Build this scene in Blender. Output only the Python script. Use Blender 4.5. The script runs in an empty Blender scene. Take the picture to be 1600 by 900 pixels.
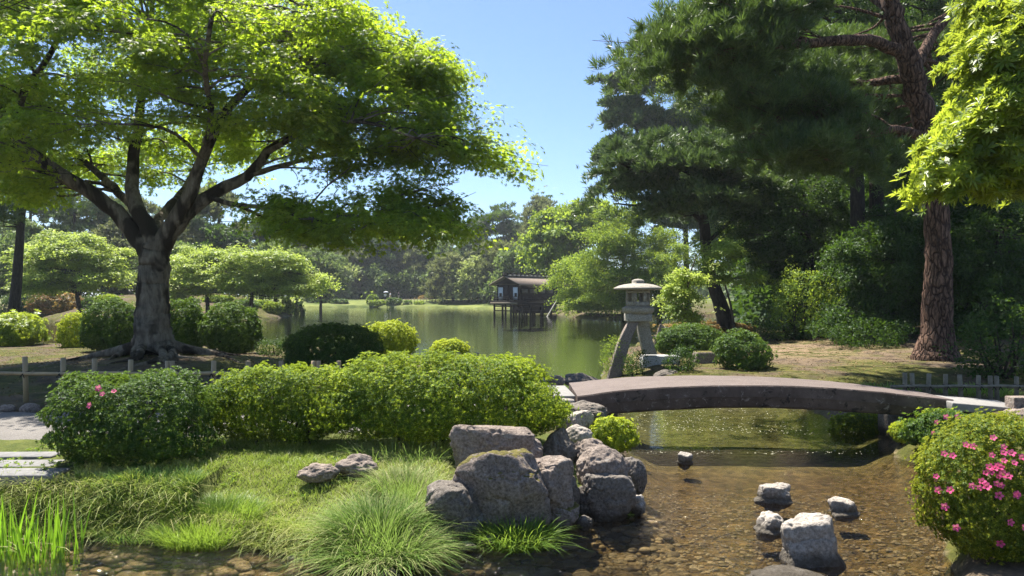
import bpy, bmesh, math, random
import numpy as np
from mathutils import Vector, Matrix

# ------------------------------------------------------------------ camera, sky, sun, exposure
S = bpy.context.scene
F, HOR, EYE = 1155.0, 462.0, 2.2          # focal length and horizon in photo pixels, eye height in metres
cam_d = bpy.data.cameras.new("camera"); cam = bpy.data.objects.new("camera", cam_d)
S.collection.objects.link(cam); S.camera = cam
cam.location = (0, 0, EYE); cam.rotation_euler = (math.radians(90), 0, 0)
cam_d.sensor_width = 36.0; cam_d.lens = 36.0 * F / 1600.0
cam_d.shift_y = (HOR - 450.0) / 1600.0
cam_d.clip_start = 0.05; cam_d.clip_end = 6000

SUN_EL, SUN_AZ = math.radians(63), math.atan2(-0.55, 0.84)       # azimuth from +y towards +x
w = bpy.data.worlds.new("World"); S.world = w; w.use_nodes = True
nt = w.node_tree; bg = nt.nodes["Background"]
sky = nt.nodes.new("ShaderNodeTexSky"); sky.sky_type = 'NISHITA'; sky.sun_disc = False
sky.sun_elevation = SUN_EL; sky.sun_rotation = SUN_AZ
sky.air_density = 1.0; sky.altitude = 900; sky.dust_density = 1.2; sky.ozone_density = 6.0
nt.links.new(sky.outputs[0], bg.inputs[0]); bg.inputs[1].default_value = 0.071
sl = bpy.data.lights.new("sun", 'SUN'); sun = bpy.data.objects.new("sun", sl); S.collection.objects.link(sun)
sl.energy = 5.0; sl.angle = math.radians(0.5); sl.color = (1.0, 0.95, 0.86)
sd = Vector((math.sin(SUN_AZ) * math.cos(SUN_EL), math.cos(SUN_AZ) * math.cos(SUN_EL), math.sin(SUN_EL)))
sun.rotation_euler = sd.to_track_quat('Z', 'Y').to_euler(); sun.location = (0, 0, 60)
S.view_settings.view_transform = 'Standard'; S.view_settings.look = 'None'
S.view_settings.exposure = 1.52; S.view_settings.gamma = 1.0
S.render.engine = 'CYCLES'
cy = S.cycles
cy.use_denoising = True
try: cy.denoiser = 'OPENIMAGEDENOISE'
except Exception: pass
cy.max_bounces = 7; cy.diffuse_bounces = 3; cy.glossy_bounces = 3; cy.transmission_bounces = 5; cy.transparent_max_bounces = 8
cy.caustics_reflective = False; cy.caustics_refractive = False
cy.sample_clamp_indirect = 4.0
cy.use_adaptive_sampling = True; cy.adaptive_threshold = 0.012
cy.denoising_prefilter = 'NONE'

R = np.random.default_rng(7)
random.seed(7)
pi = math.pi

# ------------------------------------------------------------------ small maths
def P(px, py, d):            # photo pixel at distance d -> world
    return np.array([(px - 800) / F * d, d, EYE + (HOR - py) / F * d])
def G(px, py, z=0.0):        # photo pixel on the level z -> plan position
    d = (EYE - z) * F / (py - HOR)
    return ((px - 800) / F * d, d)
def hsh(i, j, k, s):
    n = (i * 374761393 + j * 668265263 + k * 1274126177 + s * 974634777) & 0xffffffff
    n = ((n ^ (n >> 13)) * 1274126177) & 0xffffffff
    return ((n ^ (n >> 16)) & 0xffff) / 65535.0
def vn(p, s=0):
    p = np.asarray(p, float); f = np.floor(p); t = p - f; t = t * t * (3 - 2 * t); i = f.astype(np.int64)
    o = 0
    for a in (0, 1):
        for b in (0, 1):
            for c in (0, 1):
                wgt = (t[:, 0] if a else 1 - t[:, 0]) * (t[:, 1] if b else 1 - t[:, 1]) * (t[:, 2] if c else 1 - t[:, 2])
                o = o + wgt * hsh(i[:, 0] + a, i[:, 1] + b, i[:, 2] + c, s)
    return o * 2 - 1
def fbm(p, s=0, o=4):
    p = np.asarray(p, float); r = 0; a = .5
    for k in range(o): r = r + a * vn(p * 2 ** k, s + k); a *= .5
    return r
def n2(x, y, sc, s=0, o=3):
    x = np.atleast_1d(x).astype(float); y = np.atleast_1d(y).astype(float)
    sh = x.shape
    return fbm(np.stack([x.ravel() * sc, y.ravel() * sc, np.zeros(x.size) + .5], 1), s, o).reshape(sh)
def norm(v): return v / np.maximum(np.linalg.norm(v, axis=-1, keepdims=True), 1e-9)
def sstep(t): t = np.clip(t, 0, 1); return t * t * (3 - 2 * t)

# ------------------------------------------------------------------ scene tree helpers
C = S.collection
def tag(o, label=None, cat=None, group=None, kind=None):
    if label: o["label"] = label
    if cat: o["category"] = cat
    if group: o["group"] = group
    if kind: o["kind"] = kind
    return o
def thing(name, label, cat, loc, group=None, rotz=0.0):
    o = bpy.data.objects.new(name, None); C.objects.link(o); o.empty_display_size = .2
    o.location = tuple(float(v) for v in loc); o.rotation_euler = (0, 0, rotz)
    return tag(o, label, cat, group)
def mesh_obj(name, V, Fc, mat, parent=None, smooth=True, tint=None, off=None, attrs=None):
    """V (n,3); Fc list of (k,m) int arrays or list of tuples"""
    me = bpy.data.meshes.new(name); V = np.asarray(V, np.float32)
    if off is not None: V = V - np.asarray(off, np.float32)
    if isinstance(Fc, (list, tuple)) and len(Fc) and isinstance(Fc[0], np.ndarray):
        starts = []; lv = []; base = 0; tot = []
        for a in Fc:
            if len(a) == 0: continue
            k = a.shape[1]; starts.append(base + np.arange(len(a)) * k); lv.append(a.ravel()); base += a.size
        starts = np.concatenate(starts); lv = np.concatenate(lv)
        me.vertices.add(len(V)); me.vertices.foreach_set("co", V.ravel())
        me.loops.add(len(lv)); me.loops.foreach_set("vertex_index", lv.astype(np.int32))
        me.polygons.add(len(starts)); me.polygons.foreach_set("loop_start", starts.astype(np.int32))
        me.update(calc_edges=True)
    else:
        me.from_pydata([tuple(v) for v in V.tolist()], [], [tuple(int(i) for i in f) for f in Fc]); me.update()
    if smooth: me.polygons.foreach_set("use_smooth", np.ones(len(me.polygons), bool))
    if tint is not None:
        at = me.attributes.new("tint", 'FLOAT', 'POINT'); at.data.foreach_set("value", np.asarray(tint, np.float32))
    for k, v in (attrs or {}).items():
        at = me.attributes.new(k, 'FLOAT', 'POINT'); at.data.foreach_set("value", np.asarray(v, np.float32))
    me.materials.append(mat)
    o = bpy.data.objects.new(name, me); C.objects.link(o)
    if parent is not None: o.parent = parent
    return o
class MB:                    # collects quads/tris from tubes and boxes into one mesh
    def __init__(s): s.V = []; s.Q = []; s.T = []; s.n = 0
    def add(s, V, Q=None, T=None):
        V = np.asarray(V, float); s.V.append(V)
        if Q is not None and len(Q): s.Q.append(np.asarray(Q, int) + s.n)
        if T is not None and len(T): s.T.append(np.asarray(T, int) + s.n)
        s.n += len(V)
    def tube(s, pts, rad, seg=8, bump=0.0, seed=0, cap=True):
        pts = np.asarray(pts, float); rad = np.asarray(rad, float) * np.ones(len(pts)); n = len(pts)
        tg = norm(np.gradient(pts, axis=0))
        ref = np.array([0, 1., 0]) if abs(tg[:, 1]).mean() < .8 else np.array([1., 0, 0])
        a = norm(np.cross(tg, ref)); b = np.cross(tg, a)
        th = np.linspace(0, 2 * pi, seg, endpoint=False)
        ring = a[:, None, :] * np.cos(th)[None, :, None] + b[:, None, :] * np.sin(th)[None, :, None]
        rr = rad[:, None] * np.ones((1, seg))
        if bump:
            q = (pts[:, None, :] * .0 + ring * 1.7 + np.arange(n)[:, None, None] * .17 + seed).reshape(-1, 3)
            rr = rr * (1 + bump * fbm(q, seed, 3).reshape(n, seg))
        V = (pts[:, None, :] + ring * rr[:, :, None]).reshape(-1, 3)
        i = np.arange(n - 1)[:, None] * seg; j = np.arange(seg)[None, :]; j2 = (j + 1) % seg
        Q = np.stack([i + j, i + j2, i + seg + j2, i + seg + j], -1).reshape(-1, 4)
        T = []
        if cap:
            V = np.vstack([V, pts[:1], pts[-1:]]); c0 = n * seg; c1 = c0 + 1
            T = [[c0, (k + 1) % seg, k] for k in range(seg)] + [[c1, (n - 1) * seg + k, (n - 1) * seg + (k + 1) % seg] for k in range(seg)]
        s.add(V, Q, T)
    def box(s, c, size, rotz=0.0, jit=0, taper=1.0):
        x, y, z = [v / 2 for v in size]
        V = np.array([[sx * x * (taper if sz > 0 else 1), sy * y * (taper if sz > 0 else 1), sz * z] for sz in (-1, 1) for sy in (-1, 1) for sx in (-1, 1)], float)
        cr, sr = math.cos(rotz), math.sin(rotz)
        V = V @ np.array([[cr, sr, 0], [-sr, cr, 0], [0, 0, 1]]) + np.asarray(c, float)
        s.add(V, [[0, 2, 3, 1], [4, 5, 7, 6], [0, 1, 5, 4], [2, 6, 7, 3], [0, 4, 6, 2], [1, 3, 7, 5]])
    def build(s, name, mat, parent=None, smooth=True, off=None, bevel=0):
        fs = []
        if s.Q: fs.append(np.concatenate(s.Q))
        if s.T: fs.append(np.concatenate(s.T))
        o = mesh_obj(name, np.concatenate(s.V), fs, mat, parent, smooth, off=off)
        if bevel:
            m = o.modifiers.new("edge", 'BEVEL'); m.width = bevel; m.segments = 2; m.limit_method = 'ANGLE'
        return o
def spline(pts, n=24):       # Catmull-Rom
    p = np.asarray(pts, float); p = np.vstack([2 * p[0] - p[1], p, 2 * p[-1] - p[-2]])
    t = np.linspace(0, len(p) - 3, n); i = np.minimum(t.astype(int), len(p) - 4); f = (t - i)[:, None]
    a, b, c, d = p[i], p[i + 1], p[i + 2], p[i + 3]
    return .5 * (2 * b + (c - a) * f + (2 * a - 5 * b + 4 * c - d) * f ** 2 + (3 * b - a - 3 * c + d) * f ** 3)

# ------------------------------------------------------------------ materials
def new_mat(name):
    m = bpy.data.materials.new(name); m.use_nodes = True
    return m, m.node_tree, m.node_tree.nodes["Principled BSDF"]
def nd(t, typ, **kw):
    n = t.nodes.new(typ)
    for k, v in kw.items():
        if k.startswith("i_"): n.inputs[int(k[2:]) if k[2:].isdigit() else k[2:]].default_value = v
        else: setattr(n, k, v)
    return n
def noise(t, scale, detail=4, rough=.55, vec=None, dist=0.0):
    n = nd(t, "ShaderNodeTexNoise"); n.inputs["Scale"].default_value = scale; n.inputs["Detail"].default_value = detail
    n.inputs["Roughness"].default_value = rough; n.inputs["Distortion"].default_value = dist
    if vec is not None: t.links.new(vec, n.inputs["Vector"])
    return n.outputs["Fac"]
def ramp(t, fac, stops):
    r = nd(t, "ShaderNodeValToRGB"); e = r.color_ramp.elements
    while len(e) < len(stops): e.new(.5)
    for k, (p, c) in enumerate(stops):
        e[k].position = p; e[k].color = (*c, 1) if len(c) == 3 else c
    t.links.new(fac, r.inputs[0]); return r.outputs[0]
def mix(t, fac, a, b, mode='MIX'):
    m = nd(t, "ShaderNodeMix", data_type='RGBA', blend_type=mode)
    for sock, v in ((m.inputs[0], fac), (m.inputs[6], a), (m.inputs[7], b)):
        if isinstance(v, (int, float)): sock.default_value = v
        elif isinstance(v, tuple): sock.default_value = (*v, 1) if len(v) == 3 else v
        else: t.links.new(v, sock)
    return m.outputs[2]
def maths(t, op, a, b=None, clamp=False):
    m = nd(t, "ShaderNodeMath", operation=op, use_clamp=clamp)
    for k, v in ((0, a), (1, b)):
        if v is None: continue
        if isinstance(v, (int, float)): m.inputs[k].default_value = v
        else: t.links.new(v, m.inputs[k])
    return m.outputs[0]
def bump(t, h, strength, dist, nrm=None):
    b = nd(t, "ShaderNodeBump"); b.inputs["Strength"].default_value = strength; b.inputs["Distance"].default_value = dist
    t.links.new(h, b.inputs["Height"])
    if nrm is not None: t.links.new(nrm, b.inputs["Normal"])
    return b.outputs[0]
def objco(t, scale=(1, 1, 1)):
    g = nd(t, "ShaderNodeNewGeometry"); m = nd(t, "ShaderNodeMapping"); m.inputs["Scale"].default_value = scale
    t.links.new(g.outputs["Position"], m.inputs["Vector"]); return m.outputs[0]

def leaf_mat(name, cols, trans, tfac=.45, rough=.45, spec=.35, patch=1.2):
    """cols: 3 diffuse colours along the per-leaf tint; trans: colour of light through the blade"""
    m, t, pb = new_mat(name); t.nodes.remove(pb)
    out = t.nodes["Material Output"]
    at = nd(t, "ShaderNodeAttribute", attribute_name="tint")
    ns = noise(t, patch, 2, .5, objco(t))
    k = maths(t, 'ADD', at.outputs["Fac"], maths(t, 'MULTIPLY', maths(t, 'SUBTRACT', ns, .5), .9), True)
    col = ramp(t, k, [(0, cols[0]), (.5, cols[1]), (1, cols[2])])
    tc = ramp(t, k, [(0, tuple(c * .72 for c in trans)), (.6, trans), (1, tuple(min(1, c * 1.2) for c in trans))])
    d = nd(t, "ShaderNodeBsdfPrincipled"); d.inputs["Roughness"].default_value = rough
    d.inputs["Specular IOR Level"].default_value = spec
    t.links.new(col, d.inputs["Base Color"])
    tr = nd(t, "ShaderNodeBsdfTranslucent"); t.links.new(tc, tr.inputs[0])
    mx = nd(t, "ShaderNodeMixShader"); mx.inputs[0].default_value = tfac
    t.links.new(d.outputs[0], mx.inputs[1]); t.links.new(tr.outputs[0], mx.inputs[2]); t.links.new(mx.outputs[0], out.inputs[0])
    return m
def bark_mat(name, dark, light, sc=6.0, blotch=None, bstr=.8, stretch=.25, plates=False):
    m, t, pb = new_mat(name)
    co = objco(t, (1, 1, stretch))
    a = noise(t, sc * 2.2, 6, .65, co, .4); col = ramp(t, a, [(.32, dark), (.68, light)])
    b = noise(t, 1.6, 3, .6, objco(t, (1, 1, .5)), .5)
    if plates:
        v = nd(t, "ShaderNodeTexVoronoi", feature='DISTANCE_TO_EDGE'); v.inputs["Scale"].default_value = 9; v.inputs["Randomness"].default_value = 1
        vm = nd(t, "ShaderNodeVectorMath", operation='ADD'); t.links.new(objco(t, (1, 1, .28)), vm.inputs[0]); nn = nd(t, "ShaderNodeTexNoise"); nn.inputs["Scale"].default_value = 6; t.links.new(objco(t, (1, 1, .4)), nn.inputs["Vector"])
        vs = nd(t, "ShaderNodeVectorMath", operation='SCALE'); vs.inputs["Scale"].default_value = .18; t.links.new(nn.outputs["Color"], vs.inputs[0]); t.links.new(vs.outputs[0], vm.inputs[1]); t.links.new(vm.outputs[0], v.inputs["Vector"])
        pl = ramp(t, v.outputs["Distance"], [(.0, (0, 0, 0)), (.16, (1, 1, 1))]); col = mix(t, pl, tuple(c * .8 for c in dark), col); a = maths(t, 'ADD', maths(t, 'MULTIPLY', a, .6), pl)
    if blotch: col = mix(t, ramp(t, b, [(.48, (0, 0, 0)), (.56, (1, 1, 1))]), col, blotch)
    t.links.new(col, pb.inputs["Base Color"]); pb.inputs["Roughness"].default_value = .9
    pb.inputs["Specular IOR Level"].default_value = .15
    t.links.new(bump(t, a, bstr, .05), pb.inputs["Normal"]); return m
def rock_mat(name, dark, mid, light, moss=0.0, lichen=.3, wetcol=None):
    m, t, pb = new_mat(name); co = objco(t)
    a = noise(t, 2.2, 6, .62, co, .6); f = noise(t, 38, 5, .7, co)
    col = ramp(t, a, [(.3, dark), (.52, mid), (.72, light)])
    oi = nd(t, "ShaderNodeObjectInfo"); col = mix(t, .8, col, ramp(t, oi.outputs["Random"], [(0, (.72, .68, .62)), (.35, (1.08, .96, .82)), (.7, (.95, .93, .9)), (1, (1.25, 1.15, .98))]), 'MULTIPLY')
    col = mix(t, .55, col, ramp(t, f, [(.35, tuple(c * .55 for c in mid)), (.65, tuple(min(1, c * 1.45) for c in light))]))
    l = noise(t, 7, 4, .7, co, 1.0)
    col = mix(t, maths(t, 'MULTIPLY', ramp(t, l, [(.60, (0, 0, 0)), (.66, (1, 1, 1))]), lichen), col, (.42, .42, .38))
    pit = nd(t, "ShaderNodeTexVoronoi", feature='DISTANCE_TO_EDGE'); pit.inputs["Scale"].default_value = 3.3
    t.links.new(co, pit.inputs["Vector"])
    g = nd(t, "ShaderNodeNewGeometry"); sx = nd(t, "ShaderNodeSeparateXYZ"); t.links.new(g.outputs["Normal"], sx.inputs[0])
    sp = nd(t, "ShaderNodeSeparateXYZ"); t.links.new(g.outputs["Position"], sp.inputs[0])
    if moss > 0:
        k = maths(t, 'MULTIPLY', sx.outputs[2], noise(t, 3.0, 4, .7, co))
        k = ramp(t, k, [(.62 - moss * .3, (0, 0, 0)), (.68 - moss * .3, (1, 1, 1))])
        col = mix(t, k, col, ramp(t, f, [(.3, (.05, .05, .01)), (.7, (.16, .13, .03))]))
    # wet, algae-dark band at the waterline
    wl = maths(t, 'ADD', sp.outputs[2], maths(t, 'MULTIPLY', maths(t, 'SUBTRACT', l, .5), .10))
    wf = ramp(t, wl, [(.05, (1, 1, 1)), (.13, (0, 0, 0))])
    col = mix(t, maths(t, 'MULTIPLY', wf, .8), col, (.04, .032, .02))
    t.links.new(col, pb.inputs["Base Color"]); pb.inputs["Roughness"].default_value = .85
    pb.inputs["Specular IOR Level"].default_value = .25
    h = maths(t, 'ADD', maths(t, 'MULTIPLY', a, 1.5), maths(t, 'MULTIPLY', f, .35))
    h = maths(t, 'ADD', h, maths(t, 'MULTIPLY', noise(t, 11, 6, .75, co, .5), .9))
    t.links.new(bump(t, h, .75, .04), pb.inputs["Normal"]); return m
def plain(name, col, rough=.7, nsc=8.0, var=.3, bstr=.3, spec=.3, stretch=(1, 1, 1)):
    m, t, pb = new_mat(name); co = objco(t, stretch); a = noise(t, nsc, 5, .6, co)
    c = ramp(t, a, [(.25, tuple(v * (1 - var) for v in col)), (.75, tuple(min(1, v * (1 + var)) for v in col))])
    t.links.new(c, pb.inputs["Base Color"]); pb.inputs["Roughness"].default_value = rough
    pb.inputs["Specular IOR Level"].default_value = spec
    t.links.new(bump(t, a, bstr, .02), pb.inputs["Normal"]); return m

M = {}
M['maple'] = leaf_mat("maple_leaf", [(.035, .095, .012), (.08, .16, .015), (.20, .17, .02)], (.48, .64, .035), .57, .5, .3, .7)
M['maple_y'] = leaf_mat("young_maple_leaf", [(.12, .20, .025), (.22, .31, .04), (.34, .37, .06)], (.50, .62, .10), .45, .5, .3, .3)
M['broad'] = leaf_mat("bright_broadleaf", [(.06, .13, .018), (.12, .21, .03), (.20, .29, .045)], (.40, .52, .05), .42, .55, .2, .4)
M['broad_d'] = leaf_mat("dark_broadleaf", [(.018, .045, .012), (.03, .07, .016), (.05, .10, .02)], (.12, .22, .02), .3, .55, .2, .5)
M['bigleaf'] = leaf_mat("rosette_leaf", [(.06, .13, .015), (.17, .25, .025), (.32, .38, .04)], (.50, .60, .05), .42, .4, .35, 1.0)
M['azalea'] = leaf_mat("azalea_leaf", [(.035, .09, .012), (.15, .235, .02), (.60, .62, .05)], (.42, .54, .04), .36, .55, .22, 1.6)
M['azalea_p'] = leaf_mat("blooming_azalea_leaf", [(.05, .10, .012), (.16, .22, .018), (.46, .43, .04)], (.42, .46, .04), .35, .55, .22, 2.0)
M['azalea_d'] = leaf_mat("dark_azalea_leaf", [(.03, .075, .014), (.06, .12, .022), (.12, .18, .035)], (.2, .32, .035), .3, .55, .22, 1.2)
M['azalea_y'] = leaf_mat("yellow_azalea_leaf", [(.12, .20, .02), (.32, .39, .03), (.58, .58, .06)], (.58, .66, .05), .42, .55, .22, 1.6)
M['pine'] = leaf_mat("pine_needle", [(.026, .06, .018), (.05, .10, .026), (.11, .16, .036)], (.16, .25, .04), .33, .45, .4, .6)
M['pine_l'] = leaf_mat("light_pine_needle", [(.045, .085, .025), (.08, .13, .035), (.15, .19, .05)], (.14, .22, .05), .25, .45, .4, .5)
M['far_g'] = leaf_mat("far_green_leaf", [(.055, .095, .03), (.10, .155, .045), (.17, .22, .06)], (.26, .36, .08), .3, .6, .2, .15)
M['far_o'] = leaf_mat("far_olive_leaf", [(.07, .085, .035), (.13, .145, .055), (.21, .22, .085)], (.26, .30, .09), .3, .6, .2, .15)
M['far_y'] = leaf_mat("far_pale_leaf", [(.15, .20, .07), (.22, .27, .09), (.30, .32, .11)], (.40, .48, .12), .35, .6, .2, .15)
M['grass'] = leaf_mat("grass_blade", [(.08, .16, .02), (.25, .31, .05), (.52, .46, .20)], (.34, .46, .06), .35, .5, .3, 1.1)
M['grass_b'] = leaf_mat("bright_grass_blade", [(.07, .16, .018), (.13, .23, .025), (.30, .34, .07)], (.30, .44, .05), .4, .45, .35, 1.0)
M['sedge'] = leaf_mat("sedge_blade", [(.05, .14, .018), (.14, .24, .035), (.38, .36, .17)], (.28, .42, .08), .35, .6, .2, 1.4)
M['iris'] = leaf_mat("iris_blade", [(.05, .15, .015), (.09, .22, .02), (.28, .30, .05)], (.30, .55, .03), .45, .35, .5, 1.0)
M['red_leaf'] = leaf_mat("reddish_azalea_leaf", [(.10, .12, .03), (.25, .14, .05), (.42, .13, .07)], (.5, .35, .1), .3, .5, .3, 1.0)
M['bark_maple'] = bark_mat("maple_bark", (.085, .068, .05), (.25, .21, .16), 5, (.03, .024, .017), 1.0, .3)
M['bark_pine'] = bark_mat("red_pine_bark", (.05, .03, .022), (.24, .145, .10), 9, None, 1.0, .3, True)
M['bark_dark'] = bark_mat("dark_bark", (.018, .015, .012), (.06, .05, .04), 7, None, .8, .25)
M['bark_mid'] = bark_mat("grey_bark", (.05, .04, .03), (.14, .115, .09), 7, None, .8, .25)
M['rock'] = rock_mat("weathered_rock", (.06, .046, .037), (.15, .12, .10), (.31, .255, .215), 0, .25)
M['rock_d'] = rock_mat("dark_rock", (.04, .034, .028), (.105, .09, .076), (.21, .185, .16), 0, .2)
M['rock_p'] = rock_mat("pale_rock", (.13, .115, .095), (.26, .235, .205), (.42, .38, .335), 0, .3)
M['rock_m'] = rock_mat("mossy_rock", (.06, .046, .037), (.15, .12, .10), (.31, .255, .215), 1.0, .25)
M['lantern'] = rock_mat("lantern_stone", (.15, .138, .115), (.27, .25, .215), (.40, .375, .325), 0, .4)
M['lantern_w'] = rock_mat("lichened_stone", (.20, .20, .19), (.36, .36, .35), (.52, .52, .51), 0, .9)
M['slab'] = plain("pale_slab_stone", (.22, .21, .195), .8, 14, .25, .4)
M['oldpost'] = plain("weathered_post", (.20, .17, .12), .8, 9, .4, .4)
M['kerb'] = plain("grey_kerb_stone", (.17, .165, .16), .85, 12, .3, .5)
M['bamboo'] = plain("bamboo", (.29, .22, .12), .5, 5, .35, .2, .4, (1, 1, .3))
M['rope'] = plain("black_palm_rope", (.015, .013, .012), .9, 40, .4, .8)
M['twig'] = M['bark_mid']
M['pink'] = leaf_mat("pink_petal", [(.60, .055, .19), (.76, .10, .28), (.84, .22, .38)], (.8, .25, .35), .3, .6, .2, 2.0)
M['wood'] = plain("dark_old_wood", (.016, .013, .011), .8, 9, .4, .4, .25, (1, 1, .3))
M['paper'] = plain("white_paper_screen", (.78, .80, .84), .9, 3, .05, .0)
M['shingle'] = plain("brown_bark_roof", (.20, .155, .12), .9, 22, .3, .6)
M['tile_w'] = plain("pale_ridge_stone", (.55, .50, .43), .8, 10, .2, .2)

# bridge stone: smooth tan top, dark lichen-flecked side
def bridge_mat():
    m, t, pb = new_mat("bridge_stone"); co = objco(t)
    a = noise(t, 3, 5, .6, co, .3); f = noise(t, 60, 4, .7, co)
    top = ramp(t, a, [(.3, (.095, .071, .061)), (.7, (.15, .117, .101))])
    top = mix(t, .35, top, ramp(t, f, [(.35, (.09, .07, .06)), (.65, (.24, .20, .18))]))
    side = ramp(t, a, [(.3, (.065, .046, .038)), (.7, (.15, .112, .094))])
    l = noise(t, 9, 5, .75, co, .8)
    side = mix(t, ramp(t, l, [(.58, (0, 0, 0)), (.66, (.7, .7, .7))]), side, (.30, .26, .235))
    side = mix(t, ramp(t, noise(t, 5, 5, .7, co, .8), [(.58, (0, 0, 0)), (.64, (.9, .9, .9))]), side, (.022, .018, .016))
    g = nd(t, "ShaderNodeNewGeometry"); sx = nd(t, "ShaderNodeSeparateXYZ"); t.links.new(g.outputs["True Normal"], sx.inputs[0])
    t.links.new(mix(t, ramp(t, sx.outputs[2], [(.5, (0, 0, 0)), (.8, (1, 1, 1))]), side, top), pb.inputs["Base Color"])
    pb.inputs["Roughness"].default_value = .8; pb.inputs["Specular IOR Level"].default_value = .25
    h = maths(t, 'ADD', maths(t, 'MULTIPLY', l, .8), maths(t, 'MULTIPLY', f, .3))
    t.links.new(bump(t, h, .6, .03), pb.inputs["Normal"]); return m
M['bridge'] = bridge_mat()

# ------------------------------------------------------------------ terrain
def poly_px(pts): return np.array([G(*p) for p in pts])
left_land = poly_px([(-900, 830), (0, 834), (125, 837), (250, 842), (330, 845), (430, 862), (520, 882), (600, 880), (690, 856), (760, 848),
    (870, 832), (905, 812), (960, 812), (1000, 800), (998, 745), (985, 705), (965, 675), (930, 648), (890, 620), (862, 602), (812, 588),
    (740, 578), (560, 566), (430, 556), (300, 554), (100, 554), (0, 554), (-900, 552)])
far_land = np.vstack([poly_px([(1478, 1150), (1470, 900), (1462, 860), (1490, 790), (1530, 745), (1470, 728), (1408, 716), (1396, 690), (1380, 668), (1290, 655),
    (1275, 640), (1200, 630), (1000, 618), (950, 602), (938, 586), (940, 572), (955, 558), (985, 546), (1020, 534), (1090, 524), (1200, 520), (1275, 513), (1285, 505),
    (1210, 496), (1100, 494), (1040, 498), (960, 499), (897, 496), (872, 492), (856, 486), (780, 483), (700, 480.5), (560, 480), (478, 480.5), (466, 486), (452, 494), (400, 502), (250, 508),
    (130, 508), (60, 500), (30, 492), (-20, 489), (-900, 489)]), np.array([[-4000, 60], [-4000, 4000], [4000, 4000], [4000, -300], [1.5, -300]])])
def sdf(poly, x, y):
    """signed distance, positive inside"""
    d2 = np.full(x.shape, 1e18); ins = np.zeros(x.shape, bool)
    n = len(poly)
    for i in range(n):
        ax, ay = poly[i]; bx, by = poly[(i + 1) % n]
        ex, ey = bx - ax, by - ay; L = ex * ex + ey * ey + 1e-12
        t = np.clip(((x - ax) * ex + (y - ay) * ey) / L, 0, 1)
        dx = x - ax - t * ex; dy = y - ay - t * ey
        d2 = np.minimum(d2, dx * dx + dy * dy)
        c = ((ay > y) != (by > y)) & (x < ex * (y - ay) / (ey if abs(ey) > 1e-12 else 1e-12) + ax)
        ins ^= c
    return np.where(ins, 1, -1) * np.sqrt(d2)
MAPLE = (P(243, 555, 17.3)[0], 17.3)
def terrain(x, y):
    x = np.atleast_1d(np.asarray(x, float)); y = np.atleast_1d(np.asarray(y, float))
    rough = n2(x, y, .9, 3) * .25
    dl = sdf(left_land, x, y) + rough * np.clip(y / 12, .3, 1)
    dr = sdf(far_land, x, y) + rough * np.clip(y / 12, .3, 4)
    near = 3.2 - y
    hl = .14 * sstep(dl / .18) + .30 * sstep((dl - .05) / np.where(x < -3.0, .30, 1.3))
    hl = hl + .40 * np.exp(-((x - MAPLE[0]) ** 2 + (y - MAPLE[1]) ** 2) / 9.0) * sstep(dl)
    hr = .14 * sstep(dr / .2) + .26 * sstep((dr - .05) / 1.6) + 1.0 * sstep((dr - 1) / 12) * sstep((y - 100) / 25)
    cx, cy_ = P(290, 462, 78)[:2]
    hr = hr + 2.1 * np.exp(-((x - cx) / 18) ** 2 - ((y - cy_) / 12) ** 2) * sstep(dr / 6)
    cx, cy_ = P(1560, 462, 26)[:2]
    hr = hr + .7 * np.exp(-((x - cx) / 8) ** 2 - ((y - cy_) / 8) ** 2) * sstep(dr / 3)
    hr = np.where((y < 40) & (y > 12), hr * (.48 + .52 * np.maximum(sstep((y - 14.2) / 3.2), sstep((13 - y) / 1.0))), hr)
    hr = hr + .20 * np.exp(-((x - 7.0) ** 2 + (y - 10.9) ** 2) / 1.2) * sstep(dr / .5)
    hl = hl + .20 * np.exp(-(((x - .35) / 1.0) ** 2 + ((y - 11.6) / 1.1) ** 2)) * sstep(dl / .5)
    hn = .45 * sstep(near / .5)
    dm = np.maximum(np.maximum(dl, dr), near)
    land = np.maximum(np.maximum(np.where(dl > 0, hl, 0), np.where(dr > 0, hr, 0)), np.where(near > 0, hn, 0))
    land = land + n2(x, y, 1.3, 11, 4) * .05 * sstep(dm / .6)
    deep = .16 + 1.6 * sstep((y - 16) / 8)
    bed = -deep * sstep(-dm / .5) - .05
    bed = bed + n2(x, y, .7, 21) * .05
    return np.where(dm > 0, np.maximum(land, .012), np.minimum(bed, -.02)), dl, dr, dm
def H(x, y): return float(terrain(x, y)[0][0])

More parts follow.
